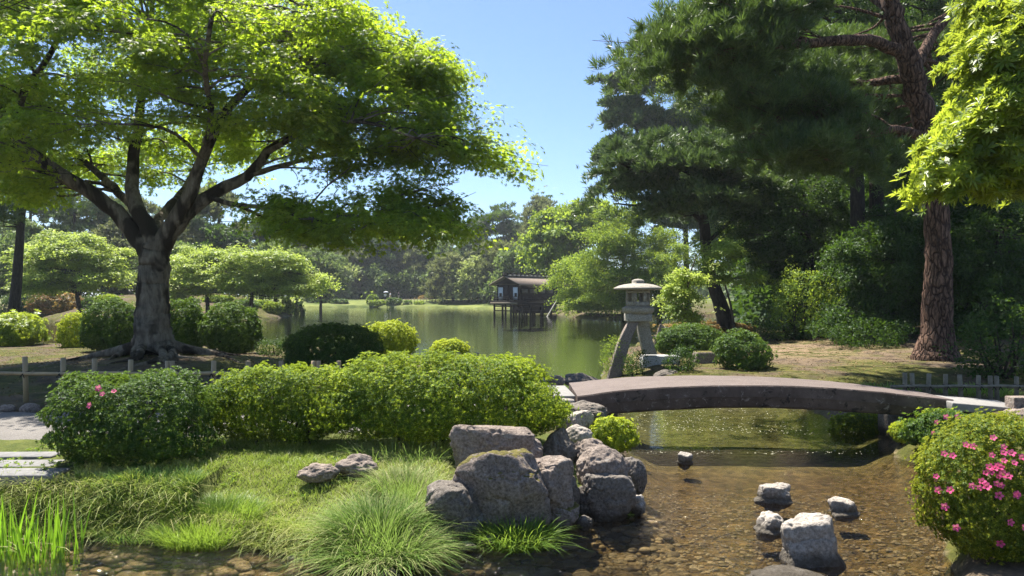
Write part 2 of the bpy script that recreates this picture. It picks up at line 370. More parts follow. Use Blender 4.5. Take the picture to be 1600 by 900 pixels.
nr, nc = 860, 640
t = np.linspace(0, 1, nr); yy = -8 + 3.2 * (2600 / 3.2) ** t - 0.0
yy = np.where(t < 0, yy, yy)
u = np.linspace(-1, 1, nc); u = .75 * u + .25 * u ** 3
Y = np.repeat(yy[:, None], nc, 1); X = u[None, :] * (Y + 13) * 1.45
Z, DL, DR, DM = terrain(X.ravel(), Y.ravel())
i = np.arange(nr - 1)[:, None] * nc; j = np.arange(nc - 1)[None, :]
Q = np.stack([i + j, i + j + 1, i + nc + j + 1, i + nc + j], -1).reshape(-1, 4)
xf, yf = X.ravel(), Y.ravel()
bankzone = ((DL > -1) & (yf < 9.6)).astype(float)
sand_dapple = np.exp(-((xf - P(1230, 0, 21)[0]) / 3.5) ** 2 - ((yf - 22.5) / 3.0) ** 2)
soil = sstep((DL > 0) * (yf > 12.3) * 1.0)
def ground_mat():
    m, t, pb = new_mat("ground"); co = objco(t)
    at = lambda nme: nd(t, "ShaderNodeAttribute", attribute_name=nme).outputs["Fac"]
    n1 = noise(t, .55, 5, .6, co, .5); nm = noise(t, 3.2, 6, .7, co, .3); nf = noise(t, 30, 5, .75, co)
    moss = ramp(t, nm, [(.32, (.035, .04, .01)), (.5, (.075, .078, .018)), (.7, (.14, .125, .03))])
    dirt = ramp(t, nm, [(.3, (.055, .04, .027)), (.7, (.16, .12, .08))])
    col = mix(t, ramp(t, n1, [(.46, (0, 0, 0)), (.58, (1, 1, 1))]), moss, dirt)
    col = mix(t, maths(t, 'MULTIPLY', at("sand_dapple"), ramp(t, nm, [(.44, (0, 0, 0)), (.52, (1, 1, 1))])), col, ramp(t, nf, [(.3, (.14, .10, .065)), (.7, (.30, .215, .14))]))  # sandy ground, broken by noise into pale patches that paint in sun dapples
    grass = ramp(t, nm, [(.3, (.05, .07, .015)), (.7, (.14, .15, .04))])
    col = mix(t, at("bank"), col, grass)
    fg = ramp(t, noise(t, .2, 4, .6, co), [(.35, (.07, .10, .025)), (.65, (.20, .22, .06))])
    col = mix(t, at("far"), col, fg)
    col = mix(t, .45, col, ramp(t, nf, [(.3, (.4, .4, .4)), (.7, (1.3, 1.3, 1.3))]), 'MULTIPLY')
    bed = ramp(t, nm, [(.3, (.07, .058, .036)), (.7, (.17, .14, .088))])
    v = nd(t, "ShaderNodeTexVoronoi"); v.inputs["Scale"].default_value = 11; t.links.new(objco(t, (1, 1.0, 1)), v.inputs["Vector"])
    sv = nd(t, "ShaderNodeSeparateColor"); t.links.new(v.outputs["Color"], sv.inputs[0])
    bed = mix(t, .75, bed, ramp(t, sv.outputs[0], [(0, (.5, .48, .45)), (1, (1.7, 1.6, 1.4))]), 'MULTIPLY')
    bed = mix(t, at("pond"), bed, (.10, .12, .065))
    col = mix(t, at("bed"), col, bed)
    t.links.new(col, pb.inputs["Base Color"]); pb.inputs["Roughness"].default_value = .95; pb.inputs["Specular IOR Level"].default_value = .1
    h = maths(t, 'ADD', nm, maths(t, 'MULTIPLY', nf, .5)); t.links.new(bump(t, h, .8, .05), pb.inputs["Normal"]); return m
ground = mesh_obj("ground", np.stack([xf, yf, Z], 1), [Q], ground_mat(), attrs={
    "bed": (DM < .02).astype(float), "pond": sstep((yf - 14.5) / 5), "bank": bankzone, "sand_dapple": sand_dapple * (DR > 0), "far": sstep((yf - 105) / 25)})
tag(ground, kind="structure")

# water
def water_mat():
    m, t, pb = new_mat("water"); t.nodes.remove(pb); out = t.nodes["Material Output"]
    g = nd(t, "ShaderNodeNewGeometry"); sp = nd(t, "ShaderNodeSeparateXYZ"); t.links.new(g.outputs["Position"], sp.inputs[0])
    yv = sp.outputs[1]
    pond = nd(t, "ShaderNodeMapRange"); pond.inputs[1].default_value = 9.5; pond.inputs[2].default_value = 10.6
    t.links.new(yv, pond.inputs[0]); pf = pond.outputs[0]
    rip = noise(t, 5.0, 4, .65, objco(t, (1.0, 2.3, 1)), .6)
    rip2 = noise(t, 17, 2, .6, objco(t, (1.0, 1.7, 1)), .3)
    far = noise(t, 1.4, 3, .55, objco(t, (.8, 2.0, 1)), .3)
    near_h = maths(t, 'ADD', rip, maths(t, 'MULTIPLY', rip2, .28))
    calm = maths(t, 'SUBTRACT', 1.0, pf)
    h = maths(t, 'ADD', maths(t, 'MULTIPLY', near_h, maths(t, 'ADD', maths(t, 'MULTIPLY', calm, 1.25), .03)), maths(t, 'MULTIPLY', far, .06))
    cmb = nd(t, "ShaderNodeCombineXYZ"); t.links.new(sp.outputs[0], cmb.inputs[0]); t.links.new(yv, cmb.inputs[1])
    dst = nd(t, "ShaderNodeVectorMath", operation='DISTANCE'); t.links.new(cmb.outputs[0], dst.inputs[0]); dst.inputs[1].default_value = (.75, 6.15, 0)
    rf = nd(t, "ShaderNodeMapRange"); rf.inputs[1].default_value = 1.0; rf.inputs[2].default_value = .3; t.links.new(dst.outputs["Value"], rf.inputs[0])
    mp = nd(t, "ShaderNodeMapping"); mp.inputs["Rotation"].default_value = (0, 0, .5); mp.inputs["Scale"].default_value = (.6, 3.0, 1); t.links.new(cmb.outputs[0], mp.inputs[0])
    h = maths(t, 'ADD', h, maths(t, 'MULTIPLY', maths(t, 'MULTIPLY', noise(t, 6.0, 4, .65, mp.outputs[0], .8), 4.0), rf.outputs[0]))
    bn = bump(t, h, 1.0, .06)
    fr = nd(t, "ShaderNodeFresnel"); fr.inputs["IOR"].default_value = 1.45; t.links.new(bn, fr.inputs["Normal"])
    gl = nd(t, "ShaderNodeBsdfGlossy"); gl.inputs["Roughness"].default_value = .03; t.links.new(bn, gl.inputs["Normal"])
    gl.inputs["Color"].default_value = (.95, .95, .95, 1)
    tr = nd(t, "ShaderNodeBsdfTransparent")
    t.links.new(mix(t, pf, (.84, .75, .56), (.68, .74, .54)), tr.inputs[0])
    mx = nd(t, "ShaderNodeMixShader"); t.links.new(fr.outputs[0], mx.inputs[0])
    t.links.new(tr.outputs[0], mx.inputs[1]); t.links.new(gl.outputs[0], mx.inputs[2]); t.links.new(mx.outputs[0], out.inputs[0])
    return m
water = mesh_obj("water", [(-700, 2.5, 0), (700, 2.5, 0), (700, 420, 0), (-700, 420, 0)], [(0, 1, 2, 3)], water_mat(), smooth=False)
tag(water, kind="structure")

# gravel path behind the hedge, draped on the ground
def strip(cl, width, lift, nx=160, nw=10, edge=.12, seed=5):
    c = spline(cl, nx); tg = norm(np.gradient(c, axis=0)); nm = np.stack([-tg[:, 1], tg[:, 0]], 1)
    wv = np.linspace(-.5, .5, nw); V = []
    ww = width * (1 + edge * n2(c[:, 0], c[:, 1], .8, seed))
    pts = c[:, None, :2] + nm[:, None, :] * (wv[None, :, None] * ww[:, None, None])
    z = terrain(pts[..., 0].ravel(), pts[..., 1].ravel())[0] + np.tile(np.where(np.abs(wv) > .49, -.05, lift), nx)
    V = np.column_stack([pts.reshape(-1, 2), z])
    i = np.arange(nx - 1)[:, None] * nw; j = np.arange(nw - 1)[None, :]
    return V, np.stack([i + j, i + nw + j, i + nw + j + 1, i + j + 1], -1).reshape(-1, 4)
def path_mat():
    m, t, pb = new_mat("pale_gravel"); co = objco(t)
    a = noise(t, 2, 4, .6, co); f = noise(t, 70, 3, .8, co)
    col = mix(t, .6, ramp(t, a, [(.3, (.16, .147, .132)), (.7, (.25, .232, .21))]), ramp(t, f, [(.3, (.07, .063, .055)), (.7, (.26, .24, .22))]))
    t.links.new(col, pb.inputs["Base Color"]); pb.inputs["Roughness"].default_value = .95; pb.inputs["Specular IOR Level"].default_value = .1
    t.links.new(bump(t, f, .6, .02), pb.inputs["Normal"]); return m
V, Qs = strip([(-22, 10.6, 0), (-9, 10.1, 0), (-6, 10.0, 0), (-3, 10.3, 0), (-1, 11.0, 0), (.6, 12.4, 0)], 2.3, .03)
tag(mesh_obj("path", V, [Qs], path_mat()), kind="structure")

# ------------------------------------------------------------------ leaf templates: (V, F quads, leaf index)
def tmpl(leaves):
    V = np.concatenate([l for l in leaves]); n = len(leaves[0])
    Fq = np.concatenate([np.array([[0, 1, 2, 3]]) + 4 * k for k in range(len(V) // 4)])
    return V, Fq
def leafq(base, dirv, up, L, W, fold=.12, droop=.0):
    base = np.asarray(base, float); d = norm(np.asarray(dirv, float)); s = norm(np.cross(d, np.asarray(up, float))); n = np.cross(s, d)
    mid = base + d * L * .5
    return np.array([base, mid + s * W * .5 + n * fold * L, base + d * L - n * droop * L, mid - s * W * .5 + n * fold * L])
def rosette(k=6, L=1.0, W=.42, up=.55, seed=0, center=2):
    r = np.random.default_rng(seed); o = []
    for i in range(k):
        a = 2 * pi * (i + r.uniform(-.25, .25)) / k; e = up + r.uniform(-.2, .25)
        d = (math.cos(a) * math.cos(e), math.sin(a) * math.cos(e), math.sin(e))
        o.append(leafq(np.array(d) * .05, d, (0, 0, 1), L * r.uniform(.75, 1.1), W, .06, .1))
    for i in range(center):
        a = r.uniform(0, 6.28); d = (math.cos(a) * .4, math.sin(a) * .4, 1)
        o.append(leafq((0, 0, .1), d, (math.cos(a + 1.57), math.sin(a + 1.57), .1), L * .6, W * .8, .05))
    return tmpl(o)
def star_leaf(base, dirv, up, L, droop=.3):
    """a five-lobed maple leaf from five slim quads"""
    d = norm(np.asarray(dirv, float)); s = norm(np.cross(d, np.asarray(up, float))); n = np.cross(s, d); o = []
    for a, l in ((0, 1), (.75, .85), (-.75, .85), (1.6, .55), (-1.6, .55)):
        dd = d * math.cos(a) + s * math.sin(a) - n * droop
        o.append(leafq(base, dd, n, L * l, L * .30, .02, .05))
    return o
def maple_spray(seed=0, k=8, W=1.0, lobes=True):
    r = np.random.default_rng(seed); o = []
    for i in range(k):
        rad = math.sqrt(r.uniform(0, 1)) * W; a = r.uniform(0, 6.28)
        b = np.array([math.cos(a) * rad, math.sin(a) * rad, -.22 * rad * rad + r.uniform(-.10, .10)])
        d = np.array([math.cos(a + r.uniform(-.8, .8)), math.sin(a + r.uniform(-.8, .8)), -.25 + r.uniform(-.3, .2)])
        up = np.array([r.uniform(-.35, .35), r.uniform(-.35, .35), 1])
        if lobes: o += star_leaf(b, d, up, .36 * r.uniform(.8, 1.2), .15)
        else: o.append(leafq(b, d, up, .5 * r.uniform(.8, 1.2), .34, .05, .1))
    return tmpl(o)
def broad_spray(seed=0, k=9, L=.42, W=.2):
    r = np.random.default_rng(seed); o = []
    for i in range(k):
        v = norm(r.normal(size=3)); b = v * r.uniform(.1, .8) * np.array([1, 1, .6])
        d = norm(v + r.normal(size=3) * .5 + np.array([0, 0, -.1])); up = norm(np.array([0, 0, 1.]) + r.normal(size=3) * .5)
        o.append(leafq(b, d, up, L * r.uniform(.7, 1.25), W * r.uniform(.8, 1.2), .06, .08))
    return tmpl(o)
def pine_tuft(seed=0, k=22, W=.045):
    r = np.random.default_rng(seed); o = []
    for i in range(k):
        a = r.uniform(0, 6.28); e = r.uniform(.25, 1.5)
        d = np.array([math.cos(a) * math.cos(e), math.sin(a) * math.cos(e), math.sin(e)])
        o.append(leafq(d * .02 + np.array([0, 0, r.uniform(-.15, .25)]), d, r.normal(size=3), r.uniform(.75, 1.1), W, .01))
    return tmpl(o)
T = dict(ros=[rosette(6, 1, .42, .5, s) for s in range(4)], big=[rosette(10, 1, .24, .3, s, 3) for s in range(4)],
         maple=[maple_spray(s) for s in range(6)], maple_s=[maple_spray(s, 8, 1.0, False) for s in range(5)],
         broad=[broad_spray(s) for s in range(6)], pine=[pine_tuft(s, 15, .078) for s in range(5)], pine_w=[pine_tuft(s, 10, .135) for s in range(4)],
         clump=[broad_spray(s, 7, .75, .42) for s in range(5)], needle=[pine_tuft(s, 8, .22) for s in range(4)])
def frames(z, spin):
    z = norm(z); ref = np.where(np.abs(z[:, 2:3]) < .9, np.array([[0, 0, 1.]]), np.array([[1., 0, 0]]))
    a = norm(np.cross(ref, z)); b = np.cross(z, a); c, s = np.cos(spin)[:, None], np.sin(spin)[:, None]
    return np.stack([a * c + b * s, -a * s + b * c, z], -1)
class Leaves:
    def __init__(s): s.V = []; s.Q = []; s.t = []; s.n = 0
    def add(s, kind, pos, zax, size, tint=None, tj=.18, rng=R):
        N = len(pos)
        if N == 0: return
        pos = np.asarray(pos, float); size = np.asarray(size, float) * np.ones(N)
        tint = (rng.beta(2, 2.4, N) if tint is None else np.asarray(tint) * np.ones(N))
        Rm = frames(zax, rng.uniform(0, 2 * pi, N)); which = rng.integers(0, len(T[kind]), N)
        for k, (tv, tf) in enumerate(T[kind]):
            m = which == k; c = m.sum()
            if not c: continue
            W = np.einsum('nij,vj->nvi', Rm[m], tv) * size[m][:, None, None] + pos[m][:, None, :]
            s.V.append(W.reshape(-1, 3).astype(np.float32))
            s.Q.append((tf[None] + (np.arange(c) * len(tv))[:, None, None] + s.n).reshape(-1, 4))
            lt = tint[m][:, None] + rng.normal(0, tj, (c, len(tv) // 4))
            if kind == 'ros': lt[:, 6:] += .48; lt[:, :6] -= .18
            s.t.append(np.repeat(np.clip(lt, 0, 1).ravel(), 4))
            s.n += c * len(tv)
    def build(s, name, mat, parent=None, off=None):
        return mesh_obj(name, np.concatenate(s.V), [np.concatenate(s.Q)], mat, parent, False, np.concatenate(s.t), off)

# ------------------------------------------------------------------ shrubs
def shrub(name, label, cat, c, rad, mat, size=.05, dens=1.0, group=None, n=2.5, kind='ros', lift=0.0, lump=.10, seed=1, stems=5, tj=.2, clipz=None, depth=.16, tiltx=0.0):
    """c: plan centre (x, y); rad: (rx, ry, height); a clipped shrub standing on the ground"""
    r = np.random.default_rng(seed); x0, y0 = c; z0 = H(x0, y0) - .02
    root = thing(name, label, cat, (x0, y0, z0), group)
    rx, ry, h = rad; hz = (h - lift); zc = lift + hz * .42; rzu, rzd = hz * .58, hz * .42
    area = 4 * pi * ((rx * ry) ** 1.6 / 3 + 2 * (((rx + ry) / 2) * hz / 2) ** 1.6 / 3) ** (1 / 1.6)
    N = int(area / (size ** 2) * 1.5 * dens)
    L = Leaves()
    for layer, (frac, lo, hi) in enumerate(((1.0, 0, depth * .35), (.8, depth * .3, depth), (.35, depth, depth * 2.4))):
        k = int(N * frac); v = norm(r.normal(size=(k, 3)))
        q = (np.abs(v) ** n).sum(1) ** (-1 / n); s = v * q[:, None]
        vv = v * np.array([rx, ry, hz]) / max(.35, min(rx, ry, hz)); lp = 1 + lump * (fbm(vv * 1.3 + seed * 7.1, seed, 2) * 1.9 + fbm(vv * 3.6 + seed * 3.1, seed + 2, 2) * 1.1) + .11 * fbm(vv * 8 + seed, seed + 5, 2)
        if layer == 0: lp = lp + (r.uniform(0, 1, k) < .13) * r.uniform(0, 1.5, k) * size / min(rx, ry, h) * 1.2
        s = s * (lp - r.uniform(lo, hi, k))[:, None]
        p = np.column_stack([s[:, 0] * rx, s[:, 1] * ry, zc + np.where(s[:, 2] > 0, s[:, 2] * rzu, s[:, 2] * rzd)])
        p[:, 0] += tiltx * p[:, 2]
        nz = norm(np.column_stack([v[:, 0] / rx, v[:, 1] / ry, v[:, 2] / hz * 2]) + np.array([0, 0, .35 / max(rx, hz)]) + r.normal(size=(k, 3)) * .45 / max(rx, hz))
        keep = p[:, 2] > .01
        if layer == 0: keep &= fbm(v * np.array([rx, ry, hz]) / size * .22 + seed, seed + 8, 2) > -.05 + r.uniform(-.15, .15, k)
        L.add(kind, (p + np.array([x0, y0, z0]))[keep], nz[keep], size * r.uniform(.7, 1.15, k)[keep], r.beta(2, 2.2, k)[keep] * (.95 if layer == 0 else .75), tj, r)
    L.build("foliage", mat, root, (x0, y0, z0))
    if stems:
        mb = MB()
        for k in range(stems * 2):
            a = r.uniform(0, 6.28); rr = math.sqrt(r.uniform(0, 1)); e = np.array([math.cos(a) * rx * .8 * rr, math.sin(a) * ry * .8 * rr, lift + hz * r.uniform(.4, .8)])
            b = np.array([e[0] * .35, e[1] * .35, -.05]) + r.normal(size=3) * [.06, .06, 0]
            if rx > 1.0: b[0] = e[0] * .75
            m_ = (b + e) / 2 + r.normal(size=3) * .07 * h
            mb.tube(spline([b, m_, e], 8), np.linspace(.022, .006, 8) * max(.6, h), 6)
            mb.build("stem", M['bark_dark'], root); mb = MB()
    return root

# ------------------------------------------------------------------ trees
def skeleton(mb, limbs, seg=12, bump_=.10, seed=0, n=22):
    pts = []
    for k, (pl, r0, r1) in enumerate(limbs):
        c = spline(pl, n); rr = r0 + (r1 - r0) * np.linspace(0, 1, n) ** .8
        c = c + np.random.default_rng(seed + k).normal(size=c.shape) * rr[:, None] * .10 * (np.arange(n) > 0)[:, None]
        mb.tube(c, rr, seg, bump_, seed + k); pts.append(np.column_stack([c, rr]))
    return np.concatenate(pts)
def pads_in(envs, r, avoid=None):
    """envs: (px, py, d, rpx, rpy, rd, n) -> pad centres"""
    out = []
    for (px, py, d, rx, ry, rd, n) in envs:
        k = 0; tries = 0
        while k < n and tries < n * 40:
            tries += 1
            v = r.uniform(-1, 1, 3)
            if (v ** 2).sum() > 1: continue
            v = v * (v ** 2).sum() ** -.12
            q = (px + v[0] * rx, py + v[1] * ry, d + v[2] * rd)
            if avoid and avoid(*q): continue
            out.append(P(*q)); k += 1
    return np.array(out)
def crown(root, base, skel, pads, mat, kind, size, per, prad, r, mb=None, twig=.02, up=.8, outw=.5, jit=.4, tint_low=.0, flat=.28, name="crown", reach=None):
    L = Leaves(); cen = pads.mean(0)
    pr_all = prad * r.uniform(.7, 1.3, len(pads))
    for p, pr in zip(pads, pr_all):
        k = int(per * (pr / prad) ** 2 * r.uniform(.85, 1.15)); v = norm(r.normal(size=(k, 3))) * (r.uniform(0, 1, (k, 1)) ** .42)
        v[:, 2] = np.abs(v[:, 2]) * 1.0 - .35
        nc_ = {'pine': 11, 'pine_w': 10, 'needle': 7, 'maple': 9, 'maple_s': 9, 'broad': 10, 'clump': 7}.get(kind, 0)
        if nc_:
            ci = r.integers(0, k, nc_); sc_ = v[ci] * np.array([1, 1, 1.0]); wch = r.integers(0, nc_, k); off_ = norm(r.normal(size=(k, 3))) * (r.uniform(0, 1, (k, 1)) ** .5) * {'pine': .24, 'pine_w': .26, 'maple': .38, 'broad': .34}.get(kind, .34)
            off_[:, 2] = np.abs(off_[:, 2]) / max(flat, .25) * .8
            vc = sc_[wch] + off_; mixr = (r.uniform(0, 1, k) < {'pine': .12, 'pine_w': .12, 'maple': .25, 'maple_s': .2}.get(kind, .2))[:, None]; v = np.where(mixr, v, vc)
        ang = r.uniform(0, 6.28); st = r.uniform(.75, 1.3); lob = 1 + .35 * np.sin(np.arctan2(v[:, 1], v[:, 0]) * 3 + ang)
        fl = flat * r.uniform(.6, 1.7); lob = lob + .18 * np.sin(np.arctan2(v[:, 1], v[:, 0]) * 7 + ang * 3)
        q = np.column_stack([v[:, 0] * lob * st, v[:, 1] * lob / st, v[:, 2] * fl - .16 * (v[:, 0] ** 2 + v[:, 1] ** 2)]) * pr
        od = p[:2] - cen[:2]; od = od / max(.3, np.linalg.norm(od)); q[:, 2] -= (q[:, 0] * od[0] + q[:, 1] * od[1]) * r.uniform(-.05, .45) + (q[:, 0] * math.sin(ang) + q[:, 1] * math.cos(ang)) * r.uniform(-.2, .2)
        q = q + p
        z = np.array([0, 0, up]) + norm(v * np.array([1, 1, .6])) * outw + r.normal(size=(k, 3)) * jit
        L.add(kind, q, z, size * r.uniform(.7, 1.25, k), np.clip(r.beta(1.5, 1.7, k) + r.normal(0, .15), 0, 1), .15, r)
    if mb is not None:
        for p, pr in zip(pads, pr_all):
            d = np.linalg.norm((skel[:, :3] - p) * [1, 1, 3.2] , axis=1) + np.maximum(0, skel[:, 2] - p[2] + .1) * 3.5
            s = skel[np.argmin(d)]; a = s[:3]; dist = np.linalg.norm(p - a)
            m1 = a * .6 + p * .4 + r.normal(size=3) * dist * .07 + [0, 0, dist * .06]
            rb = min(s[3] * .6, twig * (.7 + .35 * dist))
            c = spline([a, m1, p - [0, 0, .04 * pr]], 9); mb.tube(c, np.linspace(rb, twig * .35, 9), 5, cap=False)
            for _ in range(3):
                e = p + r.normal(size=3) * pr * np.array([.5, .5, .12]); b = c[r.integers(4, 8)]
                mb.tube(spline([b, (b + e) / 2 + r.normal(size=3) * .05 * pr, e], 5), np.linspace(twig * .45, twig * .15, 5), 4, cap=False)
    return L.build(name, mat, root, base)

def tree(label, cat, trunk, limbs, envs, leaf, bark, kind, size, per, prad, seed, group=None, name="tree", twig=.02, avoid=None, seg=12, flat=.28, up=.8, outw=.5, jit=.4, roots=None, flare=1.0, trunk_r=(.4, .2), n=30):
    r = np.random.default_rng(seed)
    b = np.array(trunk[0], float); b[2] = H(b[0], b[1]) - .08; base = b.copy()
    trunk = [b] + [np.array(p, float) for p in trunk[1:]]
    root = thing(name, label, cat, base, group); mb = MB()
    c = spline(trunk, n); tt = np.linspace(0, 1, n); rr = trunk_r[0] + (trunk_r[1] - trunk_r[0]) * tt
    hh = c[:, 2] - base[2]; rr = rr * (1 + flare * .75 * np.exp(-hh / (trunk_r[0] * 1.3)))
    c = c + r.normal(size=c.shape) * rr[:, None] * .03
    mb.tube(c, rr, max(seg, 10) + 8 if trunk_r[0] > .2 else seg, .16, seed)
    sk = np.column_stack([c, rr])[n // 3:]
    if limbs: sk = np.vstack([sk, skeleton(mb, limbs, seg, .14, seed + 3)])
    for (a0, a1) in (roots or []): mb.tube(a0, a1, 8, .2, seed)
    pads = pads_in(envs, r, avoid)
    cr = crown(root, base, sk, pads, M[leaf], kind, size, per, prad, r, mb, twig, up, outw, jit, flat=flat)
    mb.build("trunk", M[bark], root, off=base)
    return root

# --- the big maple on the left
D = MAPLE[1]
bz = H(*MAPLE)
def q(px, py, dd=0): return P(px, py, D + dd)
roots = []
for k in range(16):
    a = 2 * pi * k / 16 + R.uniform(-.15, .15); Lr = R.uniform(.7, 2.3); pts = []
    for s_ in np.linspace(0, 1, 9):
        rr_ = .35 + s_ * Lr; aa = a + .25 * math.sin(s_ * 5 + k); x_ = MAPLE[0] + math.cos(aa) * rr_; y_ = D + math.sin(aa) * rr_
        pts.append([x_, y_, H(x_, y_) + .22 * (1 - s_) ** 3 + .015 - .05 * s_])
    roots.append((spline(pts, 16), np.linspace(.12, .02, 16)))
mp_limbs = [
    ([q(236, 400), q(215, 372), q(180, 332), q(138, 300, -.3), q(85, 265, -.6), q(30, 222, -.9), q(8, 185, -1.2), q(-40, 130, -1.6)], 0.249, 0.085),
    ([q(100, 272, -.5), q(55, 248, 0), q(-10, 238, .8), q(-80, 215, 1.5)], 0.113, 0.051),
    ([q(30, 222, -.9), q(35, 150, -1.4), q(75, 90, -2.0), q(110, 20, -2.5)], 0.091, 0.043),
    ([q(243, 390), q(228, 350), q(208, 310, .3), q(207, 262, .6), q(214, 205, .9), q(222, 140, 1.2), q(235, 60, 1.8), q(240, -30, 2)], 0.227, 0.051),
    ([q(225, 345, .2), q(190, 305, 1.0), q(150, 268, 1.8), q(100, 220, 3.0), q(60, 150, 4)], 0.129, 0.051),
    ([q(250, 385), q(272, 345, -.2), q(298, 300, -.4), q(316, 250, -.5), q(343, 192, -.8), q(385, 140, -1.0), q(447, 90, -1.2), q(500, 30, -1.3)], 0.211, 0.043),
    ([q(316, 250, -.5), q(330, 180, -1.5), q(320, 110, -2.5), q(330, 30, -3.4)], 0.091, 0.043),
    ([q(255, 385), q(290, 335, -.1), q(335, 302, 0), q(385, 275, .2), q(418, 238, .2), q(452, 214, .3), q(530, 190, .6), q(620, 170, .8)], 0.204, 0.043),
    ([q(385, 275, .2), q(430, 262, .9), q(500, 245, 1.4), q(600, 235, 1.8), q(690, 240, 2)], 0.083, 0.030),
    ([q(325, 308, 0), q(370, 320, -.6), q(450, 326, -1.0), q(560, 338, -1.4), q(670, 356, -1.8)], 0.068, 0.026), ([q(370, 320, -.6), q(430, 345, .6), q(520, 362, 1.2), q(610, 372, 1.4)], 0.045, 0.022), ([q(400, 322, -.8), q(470, 338, -2.2), q(560, 360, -3.0)], 0.045, 0.022),
    ([q(418, 238, .2), q(480, 205, -1.2), q(560, 190, -2.4), q(650, 215, -3.0)], 0.068, 0.026), ([q(418, 238, .2), q(480, 190, 1.6), q(560, 160, 3.0)], 0.060, 0.026),
    ([q(245, 380), q(250, 340, 1.0), q(285, 300, 2.4), q(310, 250, 4), q(330, 190, 5)], 0.151, 0.051),
]
def mp_avoid(px, py, d):
    if 60 < px < 440 and py > 232 + 34 * math.sin(px * .045) + 12 * math.sin(px * .13) and d < 18.6: return True
    if px > 430 and 268 + 6 * math.sin(px * .06) < py < 300 + 8 * math.sin(px * .05) and px < 640: return True
    if px > 440 and py < 80 and px > 560 + (py) * .6: return True
    return False
env = [(130, 70, 17, 260, 150, 4.2, 84), (400, 110, 17.2, 190, 130, 3.0, 64), (560, 175, 17, 140, 95, 2.3, 28), (660, 225, 16.8, 90, 36, 2, 14),
       (735, 238, 16.5, 38, 14, .8, 4), (690, 170, 16.8, 30, 30, 1, 4), (430, 335, 16.2, 90, 34, 2.2, 11), (560, 345, 15.8, 110, 38, 2.4, 14), (655, 335, 15.8, 48, 34, 1.4, 5), (690, 300, 16, 26, 22, 1, 3), (680, 352, 16, 34, 18, 1, 4), (30, 215, 17, 130, 60, 4.2, 20), (170, -90, 17.5, 250, 90, 3.8, 34), (655, 120, 17, 55, 45, 2, 8),
       (-120, 60, 17.5, 110, 130, 3, 9), (250, 240, 20.8, 200, 50, 1.4, 20), (60, 270, 18.5, 90, 30, 2.5, 12), (460, 215, 19.5, 110, 40, 1.6, 10), (500, 55, 17, 80, 60, 2.5, 18), (600, 110, 16.5, 60, 45, 2, 8)]
tree("large old maple with a forked trunk, wide green crown and roots over the mossy bank", "tree",
     [(MAPLE[0], D, 0), q(238, 500), q(241, 430), q(246, 375)], mp_limbs, env, 'maple', 'bark_maple', 'maple', .22, 66, .86, 101,
     name="maple_tree", twig=.028, avoid=mp_avoid, roots=roots, flare=.7, trunk_r=(.37, .32), seg=14, n=40)

# --- big red pine on the right
PD = 19.0
def q(px, py, dd=0): return P(px, py, PD + dd)
pine_limbs = [
    ([q(1452, 215), q(1420, 100, -.3), q(1398, 20, -.5), q(1385, -80, -.5)], .32, .18),
    ([q(1425, 115, -.2), q(1455, 60, .2), q(1500, 0, .6), q(1560, -60, 1)], .16, .08),
    ([q(1415, 85, -.3), q(1350, 62, -1.2), q(1270, 68, -2.0), q(1190, 72, -2.6), q(1110, 68, -3.0), q(1040, 70, -3.2)], .17, .04),
    ([q(1270, 68, -2.0), q(1200, 40, -2.4), q(1130, 15, -2.6)], .08, .03),
    ([q(1430, 120, -.2), q(1350, 130, .6), q(1250, 125, 1.4), q(1170, 150, 1.9), q(1130, 165, 2)], .13, .04),
    ([q(1450, 215, 0), q(1395, 202, -.8), q(1340, 210, -1.6), q(1270, 228, -2.4), q(1200, 240, -3)], .13, .04),
    ([q(1395, 15, -.5), q(1330, -20, .5), q(1240, -50, 1)], .13, .05)]
env = [(1100, 70, 16.4, 100, 50, 1.4, 26), (1180, 30, 16.8, 120, 55, 2.0, 22), (1250, 155, 18.0, 100, 38, 2, 16), (1330, 120, 21, 80, 70, 1.6, 12),
       (1290, 232, 17.2, 90, 30, 1.6, 17), (1180, 190, 18, 60, 40, 1.5, 7), (1430, 150, 22, 60, 110, 1.4, 12), (1350, -50, 18, 260, 60, 3, 18), (1390, 215, 21.5, 60, 60, 1.2, 8), (1120, 130, 17.5, 55, 28, 1.5, 6)]
tree("tall red-barked pine with a flared base on the mossy island beside the low post fence", "tree",
     [q(1462, 560), q(1464, 480), q(1466, 400), q(1460, 300), q(1452, 215)], pine_limbs, env, 'pine', 'bark_pine', 'pine', .23, 140, .95, 202,
     name="pine_tree", twig=.03, flare=.9, trunk_r=(.375, .25), flat=.40, up=.9, outw=.45, jit=.22, seg=12, n=40)

# --- broad-leaved tree, close on the right edge
BD = 9.2
def q(px, py, dd=0): return P(px, py, BD + dd)
env = [(1575, 90, BD, 48, 110, .9, 20), (1535, 225, BD, 62, 62, .8, 18), (1610, 130, BD + .3, 60, 190, 1.2, 42), (1590, 255, BD, 70, 40, .8, 13), (1490, 268, BD, 26, 22, .3, 5), (1690, 60, BD, 110, 220, 1.4, 30)]
tree("yellow-green tree with large whorled leaves reaching in over the right edge", "tree",
     [q(1790, 760), q(1785, 600), q(1765, 420), q(1740, 250), q(1730, 80), q(1720, -100)],
     [([q(1762, 400), q(1700, 320, .1), q(1640, 260, .2), q(1560, 230, .2)], .09, .03), ([q(1740, 250), q(1670, 160, .2), q(1600, 90, .3), q(1550, 60, .4)], .08, .03), ([q(1730, 80), q(1650, 20), q(1580, -20)], .07, .03)],
     env, 'bigleaf', 'bark_mid', 'big', .12, 130, .40, 303, name="broadleaf_tree", twig=.012, trunk_r=(.16, .09), flat=.75, up=.6, outw=.8, jit=.35)

